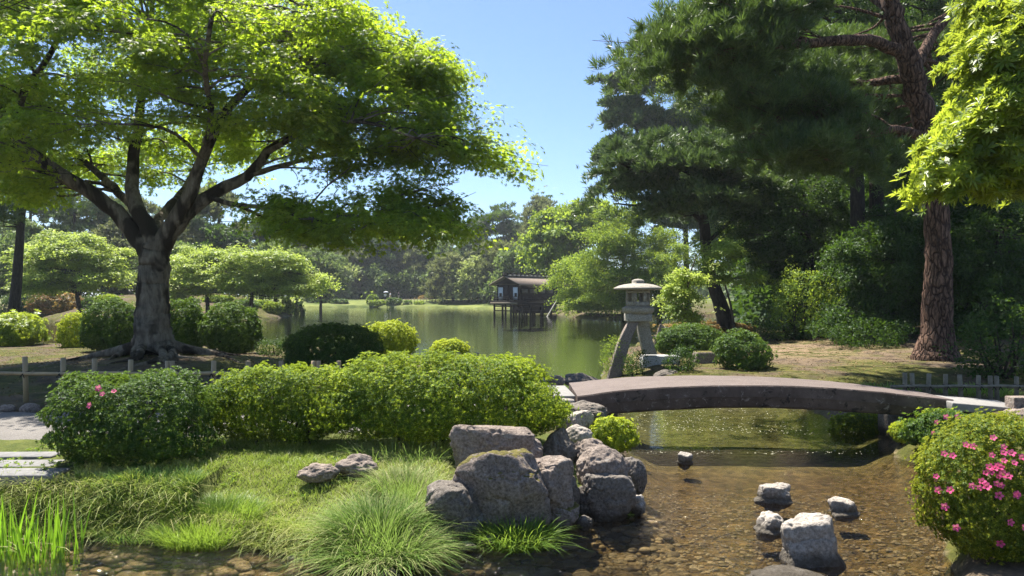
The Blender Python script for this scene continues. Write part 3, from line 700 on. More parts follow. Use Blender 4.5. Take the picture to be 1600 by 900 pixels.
# --- generic tree: position by photo column and distance, crown by envelopes
def gtree(label, px, d, lean, ytop, envs, leaf, bark, kind, size, per, prad, seed, r0=.2, group=None, name="tree", cat="tree", flat=.3, twig=.03, ybase=None, zt=None, **kw):
    x = (px - 800) / F * d; b = np.array([x, d, 0.]); top = P(px + lean, ytop, d)
    m1 = b * .6 + top * .4 + np.array([.02 * lean / 10, 0, 0]); m2 = b * .25 + top * .75
    b[2] = H(x, d); m1[2] = b[2] * .6 + top[2] * .4; m2[2] = b[2] * .25 + top[2] * .75
    m1[0] += (random.random() - .5) * .25 * d / 30; m2[0] += (random.random() - .5) * .3 * d / 30
    return tree(label, cat, [b, m1, m2, top], None, envs, leaf, bark, kind, size, per, prad, seed, group, name, twig, flat=flat, trunk_r=(r0, r0 * .3), flare=.4, seg=8, n=16, **kw)

# island pine behind the lantern
gp = 30.0
def q(px, py, dd=0): return P(px, py, gp + dd)
tree("dark leaning pine on the island just right of the stone lantern", "tree",
     [q(1140, 528), q(1124, 470), q(1108, 425), q(1098, 340), q(1085, 260), q(1075, 205)],
     [([q(1100, 350), q(1060, 320, -.5), q(1010, 322, -1), q(960, 318, -1.4)], .10, .03), ([q(1088, 275), q(1050, 262, -.5), q(1000, 268, -1), q(960, 250, -1.2)], .09, .03),
      ([q(1104, 380), q(1150, 340, .5), q(1200, 310, 1)], .09, .03), ([q(1085, 260), q(1130, 230), q(1175, 215)], .08, .03)],
     [(1040, 240, gp, 75, 42, 2, 20), (985, 285, gp, 50, 22, 1.5, 8), (1120, 300, gp, 65, 45, 2, 18), (1045, 318, gp, 55, 12, 2, 7), (1150, 240, gp, 50, 45, 2, 10)],
     'pine_l', 'bark_dark', 'pine_w', .30, 130, 1.1, 404, name="pine_tree", twig=.03, trunk_r=(.30, .14), flat=.40, seg=9, n=26)
# young maples near the lantern
for (lab, px, d, lean, yt, envs, seed) in (
    ("slender young maple with pale fresh leaves growing right beside the stone lantern", 1058, 25, 30, 400,
     [(1075, 480, 25, 22, 26, .6, 9), (1072, 438, 25, 26, 20, .6, 6), (1050, 455, 25.5, 14, 12, .4, 2)], 1),
    ("small spreading maple with pale leaves in front of the dark leaning pine", 1150, 27.5, -20, 400,
     [(1110, 400, 27, 42, 22, 1, 12), (1090, 432, 27, 36, 12, .8, 6), (1165, 432, 27, 30, 10, .8, 5), (1135, 385, 27, 22, 14, .6, 4)], 2)):
    gtree(lab, px, d, lean, yt, envs, 'maple_y' if seed == 2 else 'maple_y', 'bark_mid', 'maple_s', .16, 60, .50, 500 + seed, r0=.055, name="maple_tree", twig=.012)
# bright broadleaf trees overhanging the pond beside the teahouse
bg_ = "bright trees leaning over the pond by the teahouse"
gtree("bright green tree leaning over the water just right of the teahouse", 905, 79, 0, 385, [(905, 440, 73, 40, 42, 3, 26), (930, 460, 72, 45, 24, 3, 16)], 'broad', 'bark_mid', 'broad', .52, 60, 1.7, 510, r0=.25, group=bg_)
gtree("tall bright tree with an upright feathery top behind the lantern roof", 975, 71, 5, 330, [(965, 365, 68, 38, 42, 3, 28), (955, 420, 68, 60, 32, 3, 30), (970, 464, 68, 60, 20, 3, 18), (990, 332, 68, 16, 26, 2, 9), (1040, 375, 68, 24, 24, 2, 9)], 'broad', 'bark_mid', 'broad', .42, 70, 1.4, 511, r0=.22, group=bg_)
gtree("bright tree with arched sprays between the lantern and the leaning pine", 1030, 72, 5, 370, [(1035, 395, 66, 32, 30, 2.5, 22), (1040, 440, 66, 40, 30, 2.5, 22), (1010, 480, 67, 45, 10, 2, 9)], 'broad', 'bark_mid', 'broad', .36, 70, 1.2, 512, r0=.2, group=bg_)
gtree("rounded deep green tree behind the bright pond-side trees", 895, 105, 0, 330, [(885, 365, 104, 50, 34, 4, 30), (925, 345, 104, 38, 30, 4, 18), (860, 385, 104, 24, 20, 3, 8), (900, 410, 104, 55, 28, 4, 18)], 'broad', 'bark_dark', 'clump', .75, 60, 2.3, 513, r0=.35)
# tall dark conifers on the skyline
gtree("tall flat-tiered cedar standing highest on the skyline", 990, 78, 2, 98, [(992, 125, 78, 40, 22, 2, 15), (985, 175, 78, 46, 26, 2, 17), (965, 235, 78, 36, 26, 2, 12), (1010, 225, 78, 40, 30, 2, 13), (1000, 290, 78, 45, 30, 2, 10)], 'pine', 'bark_dark', 'needle', .66, 90, 1.55, 520, r0=.30, flat=.25)
gtree("dense dark conifer just right of the highest cedar", 1075, 80, 0, 150, [(1080, 200, 79, 42, 42, 3, 24), (1100, 270, 79, 70, 40, 3, 28), (1090, 340, 79, 60, 40, 3, 16)], 'pine', 'bark_dark', 'needle', .68, 100, 1.85, 521, r0=.32, flat=.35)
gtree("light yellow-green tree seen through the pine branches", 1150, 84, 0, 110, [(1060, 125, 76, 26, 32, 3, 14), (1140, 180, 76, 70, 60, 4, 34), (1200, 260, 76, 60, 60, 4, 28), (1150, 360, 76, 60, 70, 4, 34)], 'broad', 'bark_mid', 'broad', .55, 75, 1.8, 522, r0=.25)
# the dark grove on the right
grove = "trees of the dark grove on the right"
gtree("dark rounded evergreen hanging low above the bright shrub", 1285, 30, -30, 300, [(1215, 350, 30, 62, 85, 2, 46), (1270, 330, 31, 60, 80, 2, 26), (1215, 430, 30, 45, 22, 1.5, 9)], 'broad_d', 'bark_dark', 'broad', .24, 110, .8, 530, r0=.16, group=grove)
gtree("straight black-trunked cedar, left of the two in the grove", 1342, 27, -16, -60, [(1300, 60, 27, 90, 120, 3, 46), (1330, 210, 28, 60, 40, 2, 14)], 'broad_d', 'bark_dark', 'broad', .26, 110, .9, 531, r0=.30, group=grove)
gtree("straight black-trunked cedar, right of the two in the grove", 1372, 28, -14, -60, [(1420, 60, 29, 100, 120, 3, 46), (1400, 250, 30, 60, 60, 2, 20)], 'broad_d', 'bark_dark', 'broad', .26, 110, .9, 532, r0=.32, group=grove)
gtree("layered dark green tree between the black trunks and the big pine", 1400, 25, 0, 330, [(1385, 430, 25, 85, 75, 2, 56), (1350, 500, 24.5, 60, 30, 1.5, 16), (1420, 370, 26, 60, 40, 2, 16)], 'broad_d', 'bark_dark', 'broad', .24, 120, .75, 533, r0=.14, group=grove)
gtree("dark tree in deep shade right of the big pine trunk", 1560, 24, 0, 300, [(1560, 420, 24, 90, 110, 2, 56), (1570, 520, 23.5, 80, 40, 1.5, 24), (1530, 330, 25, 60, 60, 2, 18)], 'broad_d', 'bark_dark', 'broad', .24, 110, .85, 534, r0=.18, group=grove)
gtree("sunlit green tree far behind the dark grove", 1330, 48, 0, 180, [(1310, 250, 48, 110, 90, 3, 40), (1250, 370, 47, 90, 70, 3, 34), (1400, 330, 48, 110, 120, 3, 44)], 'broad', 'bark_dark', 'clump', .5, 60, 1.8, 535, r0=.3, group=grove)
gtree("tall tree filling the sky behind the big pine crown", 1430, 44, 0, -60, [(1380, 60, 44, 150, 110, 4, 60), (1520, 150, 44, 120, 170, 4, 60), (1260, 90, 46, 100, 70, 4, 22)], 'far_g', 'bark_dark', 'clump', .5, 60, 1.8, 536, r0=.35, group=grove)
gtree("shaded evergreen at the far right behind the low post fence", 1680, 30, 0, 200, [(1660, 380, 30, 110, 180, 3, 60), (1480, 450, 33, 60, 100, 2, 36)], 'broad_d', 'bark_dark', 'clump', .4, 70, 1.3, 537, r0=.3, group=grove)

# left middle distance: yellow-green maples and pines
my = "yellow-green maples on the far bank to the left"
gtree("spreading yellow-green maple left of the big maple trunk", 128, 60, -8, 400, [(105, 395, 59, 75, 28, 3, 46), (110, 430, 59, 88, 26, 3, 50), (55, 445, 59, 45, 14, 2, 16), (165, 420, 59, 30, 24, 2, 14), (25, 400, 59, 28, 8, 1, 5), (148, 372, 59, 22, 8, 1, 4), (86, 364, 59, 18, 8, 1, 4), (195, 395, 59, 14, 6, 1, 2)], 'maple_y', 'bark_dark', 'maple_s', .34, 46, 1.05, 600, r0=.2, group=my, name="maple_tree", flat=.15, up=1.2, outw=.2)
gtree("yellow-green maple just right of the big maple trunk", 325, 62, -8, 410, [(305, 420, 61, 48, 34, 3, 44), (290, 450, 61, 30, 16, 2, 14), (335, 405, 61, 34, 18, 2, 14)], 'maple_y', 'bark_dark', 'maple_s', .34, 46, 1.05, 601, r0=.2, group=my, name="maple_tree", flat=.15, up=1.2, outw=.2)
gtree("widest yellow-green maple reaching out towards the pond", 388, 60, 10, 410, [(400, 415, 59, 64, 26, 3, 44), (425, 438, 59, 75, 24, 3, 48), (482, 446, 59, 22, 10, 1.5, 8), (365, 440, 59, 40, 16, 2, 14), (370, 392, 59, 20, 7, 1, 4), (455, 402, 59, 20, 6, 1, 4), (498, 430, 59, 14, 6, 1, 3)], 'maple_y', 'bark_dark', 'maple_s', .34, 46, 1.05, 602, r0=.22, group=my, name="maple_tree", flat=.15, up=1.2, outw=.2)
gtree("leaning dark-trunked pine at the left edge of the view", 8, 38, 38, 250, [(-10, 300, 38, 60, 60, 3, 14), (60, 250, 38, 60, 50, 3, 14)], 'pine_l', 'bark_dark', 'pine_w', .32, 100, 1.0, 603, r0=.32, name="pine_tree", flat=.4)
lp = "pines standing behind the yellow-green maples"
for k, (px, d, yt, w_) in enumerate(((40, 95, 290, 50), (120, 90, 300, 60), (195, 92, 320, 50), (285, 98, 330, 45), (333, 88, 300, 45), (410, 100, 345, 45), (450, 104, 335, 40), (-60, 90, 280, 60))):
    gtree(["tall pine behind the yellow-green maples at the left edge", "broad pale-topped pine above the left yellow-green maple", "pine half hidden behind the big maple trunk", "pine between the big maple trunk and the thin tall pine",
           "thin bare-trunked tall pine right of the big maple trunk", "rounded pine above the widest yellow-green maple", "dark pine with a thick trunk at the tip of the left bank", "pine outside the left edge"][k], px, d, random.randint(-6, 6), yt,
          [(px, yt + 18, d, w_ * .9, 24, 3, 14), (px, yt + 65, d, w_ * 1.15, 36, 3, 18)], 'pine_l' if k % 2 else 'far_o', 'bark_dark', 'needle', .7, 50, 1.8, 620 + k, r0=.32, group=lp, name="pine_tree", flat=.3)
gb = "green trees behind the yellow-green maples"
for k, (px, d, yt, w_, mt, lb) in enumerate(((30, 80, 330, 60, 'far_g', "grey-green tree closing the view at the far left behind the leaning pine"), (95, 76, 372, 55, 'broad_d', "dark green tree right behind the left yellow-green maple"), (190, 84, 350, 50, 'far_o', "olive tree just left of the big maple trunk"),
                                         (262, 78, 365, 45, 'far_g', "mid-green tree touching the right side of the big maple trunk"), (345, 84, 352, 50, 'broad_d', "dark tree behind the gap between two yellow-green maples"), (430, 82, 372, 45, 'far_g', "mid-green tree behind the tip of the widest yellow-green maple"), (500, 120, 385, 40, 'far_g', "green tree on the shore just past the left bank tip"))):
    hg = 470 - yt
    gtree(lb, px, d, 0, yt + 5, [(px, yt + hg * .3, d, w_ * .8, hg * .25, 3, 14), (px, yt + hg * .65, d, w_, hg * .3, 3, 20)], mt, 'bark_dark', 'clump', .5, 60, 1.7, 660 + k, r0=.25, group=gb, flat=.3)
# far bank row across the pond
fb = "trees along the far bank of the pond"
far = [(480, 164, 370, 34, 'pine_l', "dark pine"), (512, 168, 362, 32, 'far_o', "grey-green pine"), (545, 163, 390, 30, 'far_o', "low rounded pine"), (575, 168, 358, 34, 'far_g', "green tree"),
       (602, 166, 372, 26, 'pine_l', "thin dark pine"), (625, 170, 365, 34, 'far_g', "tall pine"), (650, 166, 380, 26, 'far_o', "leaning pine"), (676, 168, 376, 28, 'far_g', "tall airy tree"),
       (697, 172, 374, 26, 'far_o', "open-branched olive pine"), (708, 146, 405, 34, 'far_o', "small pruned pine on the grass"), (733, 165, 372, 22, 'far_g', "sparse tree with thin top"), (756, 168, 335, 20, 'pine_l', "slim dark pine"),
       (790, 165, 315, 30, 'pine', "tall dark tiered pine"), (842, 160, 306, 28, 'far_o', "tallest flat-topped pine with a crooked crown"), (818, 170, 345, 28, 'pine_l', "dense dark pine"),
       (775, 140, 385, 30, 'far_o', "yellow-topped pine"), (812, 130, 392, 34, 'far_g', "grey-green rounded tree"), (748, 142, 412, 30, 'far_y', "pale leafy tree"), (835, 128, 398, 28, 'far_g', "rounded tree touching the teahouse roof"),
       (530, 160, 412, 30, 'far_y', "pale low tree"), (590, 162, 420, 26, 'far_g', "small bright tree"), (655, 164, 425, 28, 'far_g', "small green tree"), (868, 150, 345, 26, 'far_g', "dark green tree")]
pos_words = ["behind the tip of the left bank", "first behind the open water", "above the low far bushes", "over the left far people", "over the people by the water", "right of the far people", "above the far red bushes",
             "over the middle of the far lawn", "behind the small pruned pine", "by itself in front of the row", "beyond the pale leafy tree", "left of the tiered pine", "on the skyline left of the teahouse roof",
             "on the skyline above the teahouse", "between the two tallest skyline pines", "left above the teahouse roof", "above the teahouse ridge", "left of the teahouse gable", "right above the teahouse ridge",
             "at the foot of the dark pines", "behind the white-shirted people", "beneath the leaning pine", "between the teahouse and the deep green tree"]
for k, (px, d, yt, w_, mt, lb) in enumerate(far):
    hgt = 470 - yt
    e = [(px, yt + hgt * .14, d, w_ * .55, hgt * .13, 3, 8), (px + random.randint(-5, 5), yt + hgt * .38, d, w_ * .85, hgt * .17, 3, 12), (px, yt + hgt * .62, d, w_, hgt * .16, 3, 11)]
    if mt == 'far_y' or hgt < 75: e.append((px, yt + hgt * .75, d, w_, hgt * .15, 3, 9))
    gtree(lb + " " + pos_words[k], px, d, random.randint(-5, 5), yt + 4, e, mt, 'bark_dark', 'needle' if 'pine' in lb else 'clump', .95, 62, 2.5, 700 + k, r0=.30, group=fb, flat=.26, twig=.05, name="pine_tree" if 'pine' in lb else "tree")
# the wood behind the far bank: nobody could count it
rr_ = np.random.default_rng(77); L = Leaves()
for (x0, x1, d0, d1, h0, h1, n_, ms) in ((-260, 330, 178, 215, 5, 12.5, 15000, 1.5),):
    n_ = 17000
    yv = rr_.uniform(d0, d1, n_); xv = rr_.uniform(-1.1, 1.0, n_) * 200; top = 6.5 + 5.0 * sstep((-30 - xv) / 30) + 3.5 * n2(xv, yv, .05, 3) + 2.5 * n2(xv, yv, .25, 5)
    zv = 1.2 + top * rr_.uniform(0, 1, n_) ** .6
    L.add('clump', np.column_stack([xv, yv, zv]), rr_.normal(size=(n_, 3)) * .5 + [0, -.2, .8], rr_.uniform(1.0, 1.9, n_), None, .15, rr_)
tag(L.build("far_woodland", M['far_g']), "dim green woodland closing the view behind the far bank", "woodland", kind="stuff")
L = Leaves()   # understorey at the back of the grove on the right
n_ = 22000; dv = rr_.uniform(36, 75, n_); pxv = rr_.uniform(1150, 2300, n_); xv = (pxv - 800) / F * dv; top = 9 + 4 * n2(xv, dv, .12, 9)
L.add('clump', np.column_stack([xv, dv, .4 + top * rr_.uniform(0, 1, n_)]), rr_.normal(size=(n_, 3)) * .5 + [0, -.2, .8], rr_.uniform(.4, .75, n_), None, .15, rr_)
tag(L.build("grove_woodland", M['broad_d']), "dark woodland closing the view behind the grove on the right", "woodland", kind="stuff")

# ------------------------------------------------------------------ shrubs of the garden
def sh(label, x0, x1, ytop, ybot, zb, mat, size, dratio=.9, **kw):
    """shrub from its outline in the photograph; it stands at height zb with its foot at ybot"""
    d = kw.pop('d', None) or (EYE - zb) * F / (ybot - HOR); w_ = (x1 - x0) / F * d / 2; ry = w_ * dratio; dc = d + ry * .8
    w_ = (x1 - x0) / F * dc / 2; hh = max(.2, (EYE - (ytop - HOR) * dc / F) - zb)
    kw.setdefault('name', 'shrub'); kw.setdefault('cat', 'shrub')
    c = (((x0 + x1) / 2 - 800) / F * dc, dc); zr = H(*c)
    if 'group' in kw and dc > 60: zb = zr; hh = max(.5, EYE - (ytop - HOR) * dc / F - zb)
    return shrub(kw.pop('name'), label, kw.pop('cat'), c, (w_ * .97, ry, hh + zb - zr), M[mat], size, **kw)
hd = "clipped azaleas along the path in front"
sh("loose dark green azalea with a few pink flowers, nearest the gravel path", 92, 330, 578, 738, .42, 'azalea_d', .034, .85, group=hd, seed=11, n=2.4, lump=.22, name="azalea_bush", dens=.9)
sh("low yellow-green azalea hedge with bare stems and path showing underneath", 318, 560, 572, 702, .44, 'azalea', .031, .5, group=hd, seed=12, lift=.13, n=2.9, lump=.17, name="azalea_bush", stems=8, dens=1.1)
sh("biggest sunlit yellow-green azalea directly behind the large boulder", 500, 876, 556, 712, .44, 'azalea', .031, .55, group=hd, seed=13, lift=.10, n=2.8, lump=.16, name="azalea_bush", stems=8, dens=1.1)
sh("wide dark dome-shaped clipped bush behind the azalea hedge", 446, 601, 505, 588, .45, 'azalea_d', .055, .8, seed=14, name="clipped_bush", lump=.04, n=2.3)
sh("sunlit yellow-green dome right of the dark clipped dome", 566, 651, 502, 566, .40, 'azalea_y', .06, .9, seed=15, name="clipped_bush", lump=.08, n=2.3)
sh("small sunlit dome bush at the pond edge above the big azalea", 672, 733, 530, 568, .35, 'azalea_y', .06, .9, seed=16, name="clipped_bush", lump=.07, n=2.3)
sh("glossy light green laurel at the left edge beside the pond", -20, 62, 491, 541, .45, 'bigleaf', .13, .9, seed=17, kind='big', lump=.2, dens=1.2, name="laurel_shrub")
sh("small sunlit yellow-green bush left of the dark bushes", 93, 140, 487, 543, .45, 'azalea_y', .07, .9, seed=18, lump=.1, name="clipped_bush")
db = "dark clipped bushes behind the maple trunk"
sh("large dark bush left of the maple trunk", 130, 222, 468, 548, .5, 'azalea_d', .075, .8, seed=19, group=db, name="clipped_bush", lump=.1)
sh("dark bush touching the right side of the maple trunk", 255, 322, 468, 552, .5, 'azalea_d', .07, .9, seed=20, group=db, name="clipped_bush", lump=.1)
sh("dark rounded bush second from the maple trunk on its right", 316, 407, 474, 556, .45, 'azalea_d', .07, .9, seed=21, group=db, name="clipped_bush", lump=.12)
sh("low leafy dark plant between the dark bush and the clipped dome", 403, 447, 530, 566, .4, 'broad_d', .11, .9, seed=22, kind='broad', name="leafy_shrub", lump=.2)
sh("tiny yellow-green azalea cushion on top of the bank rocks", 918, 996, 649, 712, .12, 'azalea_y', .036, .8, seed=23, name="azalea_bush", lump=.12)
AZ = sh("large azalea in pink bloom at the right edge, reaching over the stream", 1450, 1690, 652, 905, .1, 'azalea_p', .025, .85, seed=24, name="azalea_bush", n=2.7, lump=.08, dens=1.0)
sh("azalea with pale leaves and a few pink flowers beneath the right bridge end", 1412, 1555, 640, 722, .05, 'azalea_d', .05, .5, seed=25, name="azalea_bush", lump=.15)
sh("bright leafy top shoots of the bush under the right bridge end", 1440, 1500, 640, 672, .30, 'azalea_y', .045, .6, seed=26, name="azalea_bush", lump=.2, stems=2)
sh("rounded moss-green cushion at the waterline under the right bridge end", 1393, 1440, 655, 706, .03, 'azalea_y', .028, .8, seed=27, name="low_bush", lump=.1, stems=2)
sh("low green plants in the shade beneath the bridge", 1296, 1384, 646, 664, .10, 'azalea', .05, .5, seed=28, name="low_bush", lump=.2, stems=2)
sh("azalea turning orange-red on top behind the lantern", 1022, 1130, 505, 560, .4, 'azalea_d', .07, .7, seed=29, name="azalea_bush", lump=.12)
sh("low reddish-tipped azalea behind the orange-topped azalea", 1030, 1175, 503, 532, .4, 'red_leaf', .09, .6, seed=30, name="azalea_bush", lump=.15, stems=2)
sh("open dark bush beside the mossy stone pillar on the island", 1118, 1203, 519, 580, .4, 'azalea_d', .07, .9, seed=31, name="clipped_bush", lump=.15, dens=.85)
sh("small fern-like shrub at the foot of the lantern leg", 978, 1012, 545, 590, .2, 'broad_d', .12, .9, seed=32, kind='broad', name="leafy_shrub", lump=.25, stems=2)
sh("leafy shrub at the water left of the lantern", 940, 985, 525, 592, .1, 'broad', .12, .9, seed=33, kind='broad', name="leafy_shrub", lump=.3, dens=.6, stems=3)
sh("dark plants between the stone trough and the stone pillar", 1040, 1090, 540, 588, .3, 'broad_d', .12, .7, seed=34, kind='broad', name="leafy_shrub", lump=.25, stems=2)
sh("tall bright green shrub under the dark rounded evergreen", 1205, 1320, 425, 545, .4, 'broad', .22, .8, seed=35, kind='broad', name="leafy_shrub", lump=.2)
sh("low dark shrub right of the tall bright shrub", 1300, 1420, 500, 556, .45, 'broad_d', .2, .5, seed=36, kind='broad', name="leafy_shrub", lump=.25)
sh("low dark undergrowth shrub on the island shore left of the bright shrub", 1180, 1265, 498, 545, .4, 'broad_d', .2, .5, seed=37, kind='broad', name="leafy_shrub", lump=.25)
sh("shaded low shrub right of the big pine base", 1500, 1640, 470, 590, .45, 'broad_d', .2, .5, seed=38, kind='broad', name="leafy_shrub", lump=.25)
# middle distance bushes on the left bank and far bank
for k, (x0, x1, yt, d, mt, lb) in enumerate(((0, 50, 462, 72, 'broad_d', "dark low bush at the far left edge of the left bank"), (130, 165, 466, 66, 'broad_d', "low dark bush under the left yellow-green maple"), (270, 310, 466, 68, 'azalea_d', "low bush in the shade right of the big maple trunk"),
                                             (318, 362, 462, 70, 'broad', "leafy bush between the two right yellow-green maples"), (360, 402, 468, 67, 'azalea_d', "dark low bush at the waterline under the widest yellow-green maple"), (455, 476, 470, 90, 'broad_d', "dark bush hanging over the water at the very tip of the left bank"))):
    sh(lb, x0, x1, yt, 490, .3, mt, .22, .8, seed=140 + k, name="clipped_bush", lump=.16, stems=0, group="bushes on the left bank", d=d)
mb_ = "clipped bushes on the far bank"
for k, (x0, x1, yt, yb, mt, lb) in enumerate((
    (48, 128, 457, 503, 'red_leaf', "flat-topped orange-tinted azalea on the left bank by the water"), (148, 190, 462, 500, 'azalea', "green bush on the left bank beside the grey boulder"),
    (412, 442, 473, 500, 'azalea', "round green ball bush near the tip of the left bank"), (436, 458, 468, 494, 'azalea', "smaller ball bush behind the round one on the left bank"), (395, 425, 470, 488, 'broad', "bush under the widest yellow-green maple"))):
    sh(lb, x0, x1, yt, yb, .3, mt, .22, .8, seed=40 + k, name="clipped_bush", lump=.1, stems=0, group="bushes on the left bank", d=(69, 66, 75, 82, 76)[k])
for k, (x0, x1, yt, yb, mt) in enumerate(((573, 590, 461, 477, 'broad'), (577, 597, 470, 480, 'azalea'), (592, 603, 470, 479, 'broad'), (603, 628, 466, 480, 'azalea_d'), (630, 643, 471, 480, 'azalea_d'), (648, 662, 473, 480, 'broad'),
                                          (683, 704, 470, 481, 'azalea_d'), (734, 747, 469, 481, 'azalea_d'), (655, 676, 462, 471, 'red_leaf'), (752, 765, 472, 481, 'azalea'), (515, 545, 468, 480, 'azalea_d'), (480, 510, 468, 480, 'azalea_d'))):
    pw = ["tallest ball bush left of the far people", "low bush below the far people", "small bush right below the far people", "wide dark bush at the left end of the far lawn", "dark round bush on the far shore, second in line", "small light bush on the far shore",
          "dark bush beneath the small pruned pine", "dark bush nearest the teahouse on the far shore", "orange-red azalea behind the far fence", "low bright bush left of the teahouse posts", "dark bush below the pale low tree", "dark bush at the tip of the left bank"][k]
    sh(pw, x0, x1, yt, yb, .3, mt, .42, .7, seed=60 + k, name="clipped_bush", lump=.1, stems=0, group=mb_, d=(144, 141, 142, 141, 142, 142, 142, 141, 152, 141, 144, 144)[k])

# flowers on the azaleas
def flower_mesh():
    V = []; Fq = []; r = np.random.default_rng(3)
    for k in range(5):
        a = 2 * pi * k / 5; d = np.array([math.cos(a), math.sin(a), 0]); s = np.array([-math.sin(a), math.cos(a), 0]); b = len(V)
        V += [d * .12 - [0, 0, .25], d * .55 + s * .38 + [0, 0, .18], d * 1.0 + s * .22 + [0, 0, .30], d * 1.02 - s * .22 + [0, 0, .30], d * .55 - s * .38 + [0, 0, .18]]
        Fq.append((b, b + 1, b + 2, b + 3, b + 4))
    me = bpy.data.meshes.new("flower"); me.from_pydata([tuple(v) for v in V], [], Fq); me.materials.append(M['pink'])
    at = me.attributes.new("tint", 'FLOAT', 'POINT'); at.data.foreach_set("value", [.5 + .25 * math.sin(i * 2.3) for i in range(len(V))]); return me
FM = flower_mesh()
def flowers(root, spots, size):
    dg = bpy.context.evaluated_depsgraph_get(); fol = [c for c in root.children if c.name.startswith("foliage")][0]
    me = fol.data; n = len(me.vertices); co = np.empty(n * 3, np.float32); me.vertices.foreach_get("co", co); co = co.reshape(-1, 3) + np.array(root.location)
    sx = 800 + co[:, 0] / co[:, 1] * F; sy = HOR - (co[:, 2] - EYE) / co[:, 1] * F
    for (px, py) in spots:
        m = (np.abs(sx - px) < 9) & (np.abs(sy - py) < 9)
        if not m.any(): continue
        c = co[m]; p = c[np.argmin(c[:, 1])] + [0, -.012, .005]
        o = bpy.data.objects.new("flower", FM); C.objects.link(o); o.parent = root
        o.location = Vector(p) - root.location
        nrm = Vector((p[0] - root.location.x, p[1] - root.location.y, p[2] - root.location.z - .3)).normalized() + Vector((0, -.8, .2)) + Vector(R.normal(size=3) * .25)
        o.rotation_euler = nrm.to_track_quat('Z', 'Y').to_euler(); s = size * R.uniform(.8, 1.2); o.scale = (s, s, s)
fl = [(1548, 703), (1560, 712), (1575, 700), (1590, 708), (1545, 728), (1551, 742), (1562, 724), (1530, 735), (1541, 745), (1557, 756), (1552, 767), (1532, 752), (1522, 757), (1510, 764), (1543, 758), (1567, 737), (1590, 765), (1580, 783),
      (1568, 808), (1596, 816), (1488, 830), (1557, 858), (1511, 689), (1549, 676), (1499, 687), (1467, 718), (1468, 795), (1598, 705), (1556, 735), (1536, 722), (1547, 750), (1567, 690), (1481, 705), (1560, 748), (1453, 752), (1457, 765), (1475, 772),
      (1539, 737), (1550, 722), (1558, 700), (1585, 722), (1528, 745)]
flowers(AZ, fl, .026)
for o in list(bpy.data.objects):
    if o.get("label", "").startswith("azalea with pale"): flowers(o, [(1455, 655), (1452, 668), (1503, 652), (1478, 648), (1520, 665)], .035)
    if o.get("label", "").startswith("loose dark green"): flowers(o, [(154, 607), (186, 605), (148, 628), (160, 600)], .032)
    if o.get("label", "").startswith("azalea turning"): pass

# ------------------------------------------------------------------ rocks
def rock(label, x0, x1, ytop, ybot, zb=0.0, dr=.8, seed=1, mat='rock', kind='cut', sub=6, group=None, rot=None, sq=1.0, bury=.12, name="boulder", cat="rock", cuts=15, nz=.16, zc=None):
    r = np.random.default_rng(seed); d = (EYE - zb) * F / (ybot - HOR)
    bury = .34 if zb == 0 and group == sr else bury
    wx = (x1 - x0) / F * d; dy = wx * dr; dc = d + dy * .42; wx = (x1 - x0) / F * dc
    ht = (EYE - (ytop - HOR) * (d + dy * .35) / F) - zb
    bm = bmesh.new(); bmesh.ops.create_icosphere(bm, subdivisions=sub, radius=1); V = np.array([v.co[:] for v in bm.verts]); Fc = np.array([[v.index for v in f.verts] for f in bm.faces]); bm.free()
    rad = np.ones(len(V))
    if kind == 'cut':
        ns = norm(r.normal(size=(cuts, 3)) * [1, 1, .6]); ds = r.uniform(.62, .9, cuts)
        ns = np.vstack([ns, norm(np.array([[r.uniform(-.2, .2), r.uniform(-.2, .2), 1]]))]); ds = np.append(ds, r.uniform(.55, .72))
        cand = ds[None] / np.maximum(V @ ns.T, 1e-3); rad = -np.log(np.exp(-17 * np.minimum(cand, 3)).sum(1) + np.exp(-17)) / 17
    p = V * rad[:, None]
    p = p * (1 + (0 if kind == 'cut' else .10) * np.abs(fbm(V * 2.6 + seed, seed + 3, 3))[:, None] * -2); p = p * (1 + nz * fbm(V * 1.3 + seed * 3.3, seed, 3) * 1.6 + (.05 if kind == 'cut' else .02) * fbm(p * 4 + seed, seed + 9, 4) * 1.2)[:, None]
    if kind == 'cut':
        rid = 1 - np.abs(fbm(p * 2.3 + seed * 2, seed + 4, 3)) * 4.5; p = p - V * (np.clip(rid - .5, 0, 1) * .13)[:, None]; p[:, 2] += .03 * np.sin(p[:, 2] * 16 + 3 * fbm(p * 1.5, seed + 6, 2))
    mn, mx = p.min(0), p.max(0); p = (p - (mn + mx) / 2) / (mx - mn)          # unit box
    if group == sr: p[:, :2] *= (1 + .25 * np.clip(-p[:, 2] / (bury * ht / (1 - bury)), 0, 1))[:, None]
    a = r.uniform(-.15, .15) if rot is None else rot; ca, sa = math.cos(a), math.sin(a)
    p = np.column_stack([p[:, 0] * wx, p[:, 1] * dy, (p[:, 2] + .5 - bury) / (1 - bury) * ht])
    p[:, 0], p[:, 1] = p[:, 0] * ca - p[:, 1] * sa, p[:, 0] * sa + p[:, 1] * ca
    c = np.array([((x0 + x1) / 2 - 800) / F * dc, dc, zb])
    o = mesh_obj(name, p, [Fc], M[mat], None, True); o.location = c
    return tag(o, label, cat, group)
bk = "boulders of the stream bank"; sr = "rocks standing in the stream"
rock("flat-topped brown boulder behind and above the largest boulder", 703, 850, 662, 760, .3, .6, 1, 'rock', cuts=14, group=bk, nz=.2)
rock("largest boulder of the bank with brown moss on its ledge", 708, 862, 702, 846, .0, .60, 2, 'rock_m', cuts=16, group=bk, nz=.2, rot=-.1)
rock("sloping cracked boulder at the right side of the largest boulder", 810, 900, 715, 828, .05, .8, 3, 'rock', cuts=10, group=bk)
